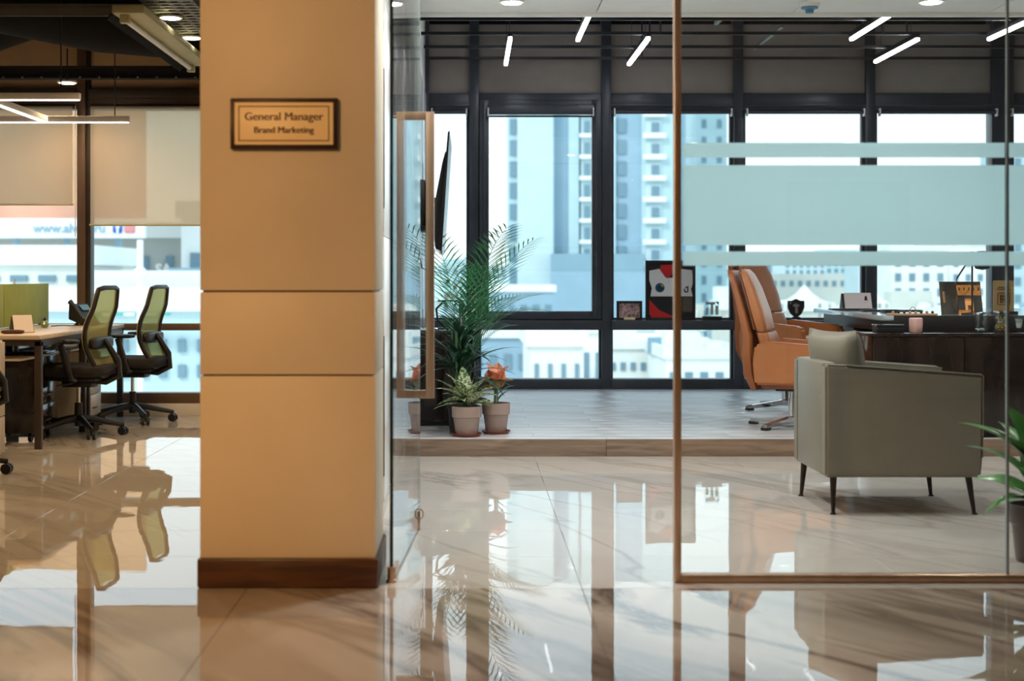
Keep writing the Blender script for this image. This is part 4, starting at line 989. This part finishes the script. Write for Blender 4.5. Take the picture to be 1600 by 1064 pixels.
for yy in (y0+.008, y1-.008): obj('seam_piping', tube(new(), [(x0+.10, yy, .703), (x1-.01, yy, .659), (x1, yy, .650), (x1-.002, yy, .27)], .0035, 6), M_grey, ac)
for lx, ly, sx_, sy_ in ((X(1302, 6.95), 6.95, -.006, -.0), (X(1513, 6.95), 6.95, .022, 0), (X(1257, 7.53), 7.53, -.022, .0), (X(1449, 7.53), 7.53, .012, 0)):
    b = new(); tube(b, [(lx+sx_, ly-.02, 0), (lx+sx_, ly-.02, .006), (lx+sx_*.95, ly-.019, .0065), (lx, ly, zb)], [.014, .014, .009, .017], 12); obj('leg', b, M_darkleg, ac)
M = Matrix.Rotation(math.radians(-14), 4, 'Y')
tc_ = thing('throw_pillow', 'square taupe pillow standing upright against the armchair back', 'pillow', (X(1296, 7.26), 7.22, .80))
def pillow(w, h, t_):
    bm = new(); n = 14; top = []; bot = []
    for i in range(n+1):
        a, b2 = [], []
        for j in range(n+1):
            u, v = 2*i/n-1, 2*j/n-1; pin = 1-.07*(1-u*u)*abs(v)**3-.0; pin2 = 1-.07*(1-v*v)*abs(u)**3
            th = t_/2*((1-u**4)*(1-v**4))**.55+.0015
            a.append(bm.verts.new((th, u*w/2*pin2, v*h/2*pin))); b2.append(bm.verts.new((-th, u*w/2*pin2, v*h/2*pin)))
        top.append(a); bot.append(b2)
    for i in range(n):
        for j in range(n):
            bm.faces.new((top[i][j], top[i+1][j], top[i+1][j+1], top[i][j+1])); bm.faces.new((bot[i][j], bot[i][j+1], bot[i+1][j+1], bot[i+1][j]))
    for i in range(n):
        for a, b2 in (((i, 0), (i+1, 0)), ((i, n), (i+1, n)), ((0, i), (0, i+1)), ((n, i), (n, i+1))):
            try: bm.faces.new((top[a[0]][a[1]], bot[a[0]][a[1]], bot[b2[0]][b2[1]], top[b2[0]][b2[1]]))
            except ValueError: pass
    return bm
b = pillow(.40, .40, .14); bmesh.ops.transform(b, matrix=Matrix.Rotation(math.radians(-10), 4, 'Y'), verts=b.verts)
obj('pillow_cover', b, M_grey, tc_, rot=(0, 0, math.radians(20)))
tc_.location = (x0+.145, (y0+y1)/2+.0, .665)
obj('pillow_tag', bx(new(), -.004, .004, -.212, -.205, -.03, .0), M_paper, tc_)

# ------------------------------------------------------------------ plant behind the glass, right edge
rpnt = thing('potted_plant', 'broad leaved green plant in a grey brown pot behind the glass, right edge', 'plant', (X(1624, 5.75), 5.78, 0))
zt = pot(rpnt, .105, .225, M_potd, False, .35)
lf = obj('leaf', leaf_mesh(.36, .115, 1.0, .35, 10, .003), M_broad, rpnt); lf.location = (0, 0, zt+.05)
lf.rotation_euler = (Matrix.Rotation(math.radians(182), 3, 'Z') @ Matrix.Rotation(-math.radians(60), 3, 'Y')).to_euler()
random.seed(21)
for az, ti, s, dz in ((186, 12, .62, .02), (172, 80, .95, .05), (205, 70, .9, .08), (160, 62, 1.0, .12), (230, 50, .8, .06), (150, 40, .75, .02), (100, 75, 1, .05), (80, 60, 1, .05), (30, 60, 1, .05), (0, 50, 1, .05), (320, 60, 1, .05), (280, 65, .8, .05), (196, 88, 1.0, .1), (215, 30, .6, 0)):
    put_leaf(lf, rpnt, (random.uniform(-.02, .02), random.uniform(-.02, .02), zt+dz), math.radians(az), math.radians(ti), s, random.uniform(-.4, .4))
b = new()
for a in range(5): tube(b, [(.02*math.cos(a), .02*math.sin(a), zt-.04), (.03*math.cos(a), .03*math.sin(a), zt+.14)], .006, 6)
obj('stems', b, M_stem, rpnt)

# ------------------------------------------------------------------ the city beyond the windows
CM = {k_: pm('facade_'+k_, c_, .9, var=.05, scale=.3) for k_, c_ in dict(ice=(.50, .66, .70), blue=(.32, .46, .56), cream=(.82, .83, .78), white=(.88, .90, .89), steel=(.26, .40, .48), pale=(.58, .70, .73), sand=(.66, .66, .60), grey=(.48, .50, .48)).items()}  # distance haze is mixed into these pale colours, no volume used
M_cw = pm('far_window', (.17, .28, .35), .35)
def cb_(x0, x1, y0, y1, z0, z1): return bx(new(), x0, x1, y0, y1, z0, z1)
ZG = -22
def building(lab, d, px0, px1, ptop, m, dep=14, rows=0, cols=0, wy0=None, wy1=None, ww=.5, wh=.5, name='building', par=True, pbot=620, clutter=0, wm=M_cw):
    """far block of flats; px are where its faces stand at distance d"""
    s = d/F; x0, x1, z1 = X(px0, d), X(px1, d), Z(ptop, d)
    t = thing(name, lab, 'building', ((x0+x1)/2, d, ZG)); w = (x1-x0)/2; h = z1-ZG
    obj('walls', cb_(-w, w, 0, dep, 0, h), CM[m], t)
    if par:
        b = new()
        for q in ((-w-.2, w+.2, -.25, .1), (-w-.2, w+.2, dep-.1, dep+.2), (-w-.2, -w+.1, .1, dep-.1), (w-.1, w+.2, .1, dep-.1)): bx(b, *q, h, h+.7)
        obj('parapet', b, CM['white' if m != 'white' else 'cream'], t)
    if rows:
        src_ = None
        za, zb_ = (Z(wy1, d)-ZG, Z(wy0, d)-ZG) if wy0 else (2, h-1)
        for i in range(rows):
            for j in range(cols):
                cw, ch = 2*w/cols, (zb_-za)/rows; xx = -w+cw*(j+.5); zz_ = za+ch*(i+.5)
                if src_ is None:
                    src_ = obj('window', bx(new(), -cw*ww/2, cw*ww/2, -.12, .05, -ch*wh/2, ch*wh/2), wm, t, loc=(xx, 0, zz_))
                else: inst(src_, t, (xx, 0, zz_))
    if clutter:
        rnd = random.Random(int(px0*7+d)); 
        for i in range(clutter):
            cx_, cy_, a_ = rnd.uniform(-w*.85, w*.85), rnd.uniform(.8, dep*.7), rnd.uniform(.4, 1.4)*d/110
            obj('roof_tank' if i % 2 else 'stair_house', (lathe(new(), [(.01, 0), (a_*.6, 0), (a_*.6, a_), (.2, a_*1.2), (.01, a_*1.2)], 12, (cx_, cy_, h)) if i % 2 else cb_(cx_-a_, cx_+a_, cy_, cy_+a_*1.5, h, h+a_*1.4)), CM[rnd.choice(['white', 'pale', 'steel', 'cream', 'sand'])], t)
    return t
# tall tower beyond the casement window
D = 215; s = D/F
tw = thing('tower_block', 'tall pale blue apartment tower seen through the casement window', 'building', (X(922, D), D, ZG))
def tpart(nm, p0, p1, py, m, y0=0, y1=12, pyb=700): 
    return obj(nm, cb_((p0-922)*s, (p1-922)*s, y0, y1, max(0, Z(pyb, D)-ZG), Z(py, D)-ZG), m, tw)
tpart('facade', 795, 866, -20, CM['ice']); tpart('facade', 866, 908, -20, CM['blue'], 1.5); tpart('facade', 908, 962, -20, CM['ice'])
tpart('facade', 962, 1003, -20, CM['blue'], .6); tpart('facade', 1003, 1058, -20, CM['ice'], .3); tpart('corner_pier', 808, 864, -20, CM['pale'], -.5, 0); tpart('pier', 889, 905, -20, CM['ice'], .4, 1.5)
wsrc = {}
def tw_win(px, py, w, h, yy, key, m_=M_cw, nm='window'):
    if key not in wsrc:
        wsrc[key] = obj(nm, bx(new(), -w*s/2, w*s/2, -.3, .1, -h*s/2, h*s/2), m_, tw); o_ = wsrc[key]
    else: o_ = inst(wsrc[key], tw)
    o_.location = ((px-922)*s, yy, Z(py, D)-ZG)
for i in range(-2, 12):
    y_ = 198+33.2*i
    if y_ < 450: tw_win(802, y_, 11, 24, 0, 'a')
    if y_ < 410:
        tw_win(972, y_-2, 13, 22, .6, 'c')
        tw_win(917, y_, 9, 17, 0, 'b'); tw_win(1021, y_, 24, 19, .3, 'd', CM['pale'], 'balcony_recess'); tw_win(1024, y_+1, 12, 15, .1, 'e')
        tw_win(1022, y_+14, 36, 8, -.4, 'f', CM['white'], 'balcony_slab'); tw_win(917, y_+14, 24, 6, -.4, 'g', CM['white'], 'balcony_slab')
tpart('podium_band', 860, 1003, 397, CM['steel'], -3, 0, 425); tpart('podium_band', 860, 1060, 425, CM['blue'], -3, 0, 520)
building('pale blue slab tower right of the tall tower, behind the bronze post', 260, 1062, 1086, 60, 'blue', 12, par=False)
building('very pale tower just right of the bronze post', 240, 1088, 1136, 130, 'ice', 12, 14, 2, 180, 560, .3, .5)
building('low blue block at the foot of the tall tower', 150, 770, 866, 456, 'blue', 12, 2, 5, 470, 520, .5, .5)
building('mid rise pale building left of the palm top', 190, 690, 760, 405, 'ice', 12, 5, 5, 415, 510, .5, .5)
building('cream flat roofed house under the casement window', 70, 828, 912, 541, 'cream', 9, 1, 4, 560, 600, .3, .6)
building('white stepped house with blue door right of the cream house', 82, 905, 946, 520, 'white', 9, 1, 2, 545, 600, .5, .8, clutter=2)
building('blue grey low house behind the orange plant', 95, 735, 828, 528, 'blue', 9, 1, 4, 545, 585, .5, .6, clutter=3)
building('long cream roofed block under the framed jersey', 100, 950, 1075, 545, 'cream', 10, 1, 8, 560, 585, .5, .5, clutter=6)
building('white block with grey courtyard wall right of the bronze post', 90, 1040, 1160, 560, 'white', 9, 1, 5, 575, 600, .5, .5, clutter=5)
building('farther pale block above the long cream roof', 140, 930, 1100, 517, 'pale', 12, 1, 12, 528, 545, .5, .5, clutter=7)
building('sandy low block behind the shield trophy', 120, 1150, 1300, 486, 'sand', 12, 2, 8, 495, 540, .5, .5, clutter=5)
building('distant blue mid rise behind the nearer orange chair', 420, 1175, 1225, 402, 'blue', 16, 4, 5, 408, 450, .5, .6, par=False)
building('distant pale mid rise left of the tent calendar', 400, 1225, 1290, 394, 'pale', 16, 5, 6, 400, 450, .5, .6, par=False)
building('distant steel blue tower with a flat top beside the mullion', 450, 1290, 1345, 390, 'ice', 16, 5, 5, 396, 450, .5, .6, par=False)
building('long low viaduct-like block behind the tent roofs', 300, 1190, 1350, 428, 'sand', 14, 1, 12, 434, 452, .5, .5, par=False)
building('white apartment block with dark window grid behind the desk', 170, 1392, 1480, 392, 'white', 14, 4, 4, 398, 492, .42, .55)
building('pale green apartment block between mullion and white block', 190, 1362, 1392, 410, 'pale', 14, 4, 2, 415, 480, .5, .5)
building('wide white apartment block behind the desk lamp', 180, 1484, 1560, 384, 'white', 14, 4, 4, 400, 490, .4, .5)
building('pale blue tower at the far right behind the plaque', 230, 1580, 1660, 230, 'ice', 14, 9, 4, 240, 480, .5, .5)
building('cream low block at the far right', 120, 1360, 1660, 495, 'cream', 12, 1, 14, 510, 540, .5, .5, clutter=6)
building('farthest pale skyline block at the right of the horizon', 520, 1330, 1660, 405, 'pale', 20, 2, 24, 410, 428, .5, .6, par=False)
building('farthest pale skyline block behind the tall tower', 520, 640, 1200, 415, 'pale', 20, 2, 40, 419, 435, .5, .6, par=False)
# tents
for i, (p0, p1, pt, d, lab) in enumerate(((1163, 1226, 441, 110, 'white peaked tent roof behind the shield trophy'), (1232, 1300, 446, 112, 'white peaked tent roof left of the tent calendar'), (1352, 1392, 442, 114, 'white peaked tent roof right of the dark mullion'))):
    t = thing('tent', lab, 'tent', (X((p0+p1)/2, d), d, 0)); w = X(p1, d)-X((p0+p1)/2, d); zb_ = Z(474, d); zt_ = Z(pt, d)
    rings = [[(w*f*sx_, 2+w*f*sy_, zb_+(zt_-zb_)*g) for sx_, sy_ in ((-1, -1), (1, -1), (1, 1), (-1, 1))] for f, g in ((1, 0), (.62, .22), (.30, .55), (.03, 1))]
    obj('canopy', ring_skin(new(), rings), CM['white'], t)
    for sx_ in (-1, 1):
        for sy_ in (-1, 1): obj('pole', tube(new(), [(w*sx_*.96, 2+w*sy_*.96, ZG), (w*sx_*.96, 2+w*sy_*.96, zb_)], .12, 6), CM['grey'], t)
# left side: billboard building
d = 60
bb = thing('billboard', 'long advertising banner with web address outside the left windows', 'billboard', (0, d, 0)); z = lambda p: Z(p, d)
box1('banner_picture', (X(-420, d), X(226, d), 0, .3, z(338), z(60)), pm('banner_beige', (.62, .36, .20), .8, var=.25, scale=.25), bb)
box1('banner_strip', (X(-420, d), X(226, d), -.02, .3, z(372), z(338)), CM['white'], bb)
box1('banner_red_band', (X(-420, d), X(226, d), -.03, -.001, z(341), z(318)), pm('banner_coral', (.72, .36, .25), .8, var=.2, scale=.3), bb)
text('www.alwa', 17.5*d/F*1.15, CM['blue'], bb, (X(52, d), -.05, z(357)), align='LEFT', depth=.01, bold=.01)
text('ru', 17.5*d/F*1.15, CM['blue'], bb, (X(147, d), -.05, z(357)), align='LEFT', depth=.01, bold=.01)
lg = box1('blue_logo_tile', (X(177, d), X(191, d), -.06, -.02, z(364), z(348)), pm('logo_blue', (.03, .12, .55), .6), bb, .05); text('f', 18*d/F*1.2, CM['white'], bb, (X(184.5, d), -.08, z(357)), depth=.01, bold=.02)
box1('red_logo_tile', (X(195, d), X(211, d), -.06, -.02, z(364), z(348)), pm('logo_red', (.75, .28, .28), .6), bb, .05)
for x_ in (-60, 20, 100, 180): obj('banner_post', tube(new(), [(X(x_, d), .5, z(378)-8), (X(x_, d), .5, z(60))], .15, 8), CM['blue'], bb)
building('grey concrete building with painted letters behind the billboard posts', 66, -60, 285, 372, 'grey', 10, 1, 9, 395, 430, .3, .7, clutter=0, par=True)
building('white building beside the column outside the left windows', 63.5, 283, 420, 340, 'white', 8, 2, 3, 380, 500, .35, .5)
building('cream flat roof with dark clutter, outside the left windows', 52, -80, 140, 414, 'cream', 7, 1, 5, 425, 445, .6, .5, clutter=5)
building('pale roof terrace below the billboard posts', 50, 148, 330, 455, 'pale', 7, 1, 7, 465, 480, .6, .6, clutter=4)
building('low ice blue building with teal awning, outside the left windows', 44, -60, 360, 486, 'ice', 5, 2, 14, 520, 600, .4, .5, clutter=3)
tg = thing('painted_letters', 'white painted letters on the grey concrete building', 'sign', (X(255, 65.8), 65.85, Z(430, 65.8)))
text('SA', 22*66/F, CM['white'], tg, (0, 0, .25), depth=.02, bold=.03); text('xx', 20*66/F, CM['white'], tg, (0, 0, -.35), depth=.02, bold=.03)
lp = thing('lamp_post', 'white slender lamp post outside the window beside the column', 'lamp post', (X(219, 42), 42, ZG))
obj('pole', tube(new(), [(0, 0, 0), (0, 0, Z(375, 42)-ZG)], .09, 8), CM['white'], lp); obj('ball', lathe(new(), [(.01, -.3), (.3, 0), (.01, .3)], 12, (0, 0, Z(429, 42)-ZG)), CM['white'], lp)
aw_ = thing('awning', 'teal striped awning on the low building outside the left windows', 'awning', (X(190, 43.5), 43.4, Z(486, 43.5)))
for i in range(9): box1('awning_panel', (-1.4+i*.32, -1.4+i*.32+.31, -.5, .0, -.12, -.05), pm('teal_cloth', (.08, .45, .42), .7) if i == 0 else MATS['teal_cloth'] if i % 2 == 0 else CM['white'], aw_)
gm = struct('ground', bx(new(), -900, 900, 30, 1200, ZG-1, ZG), CM['sand'])
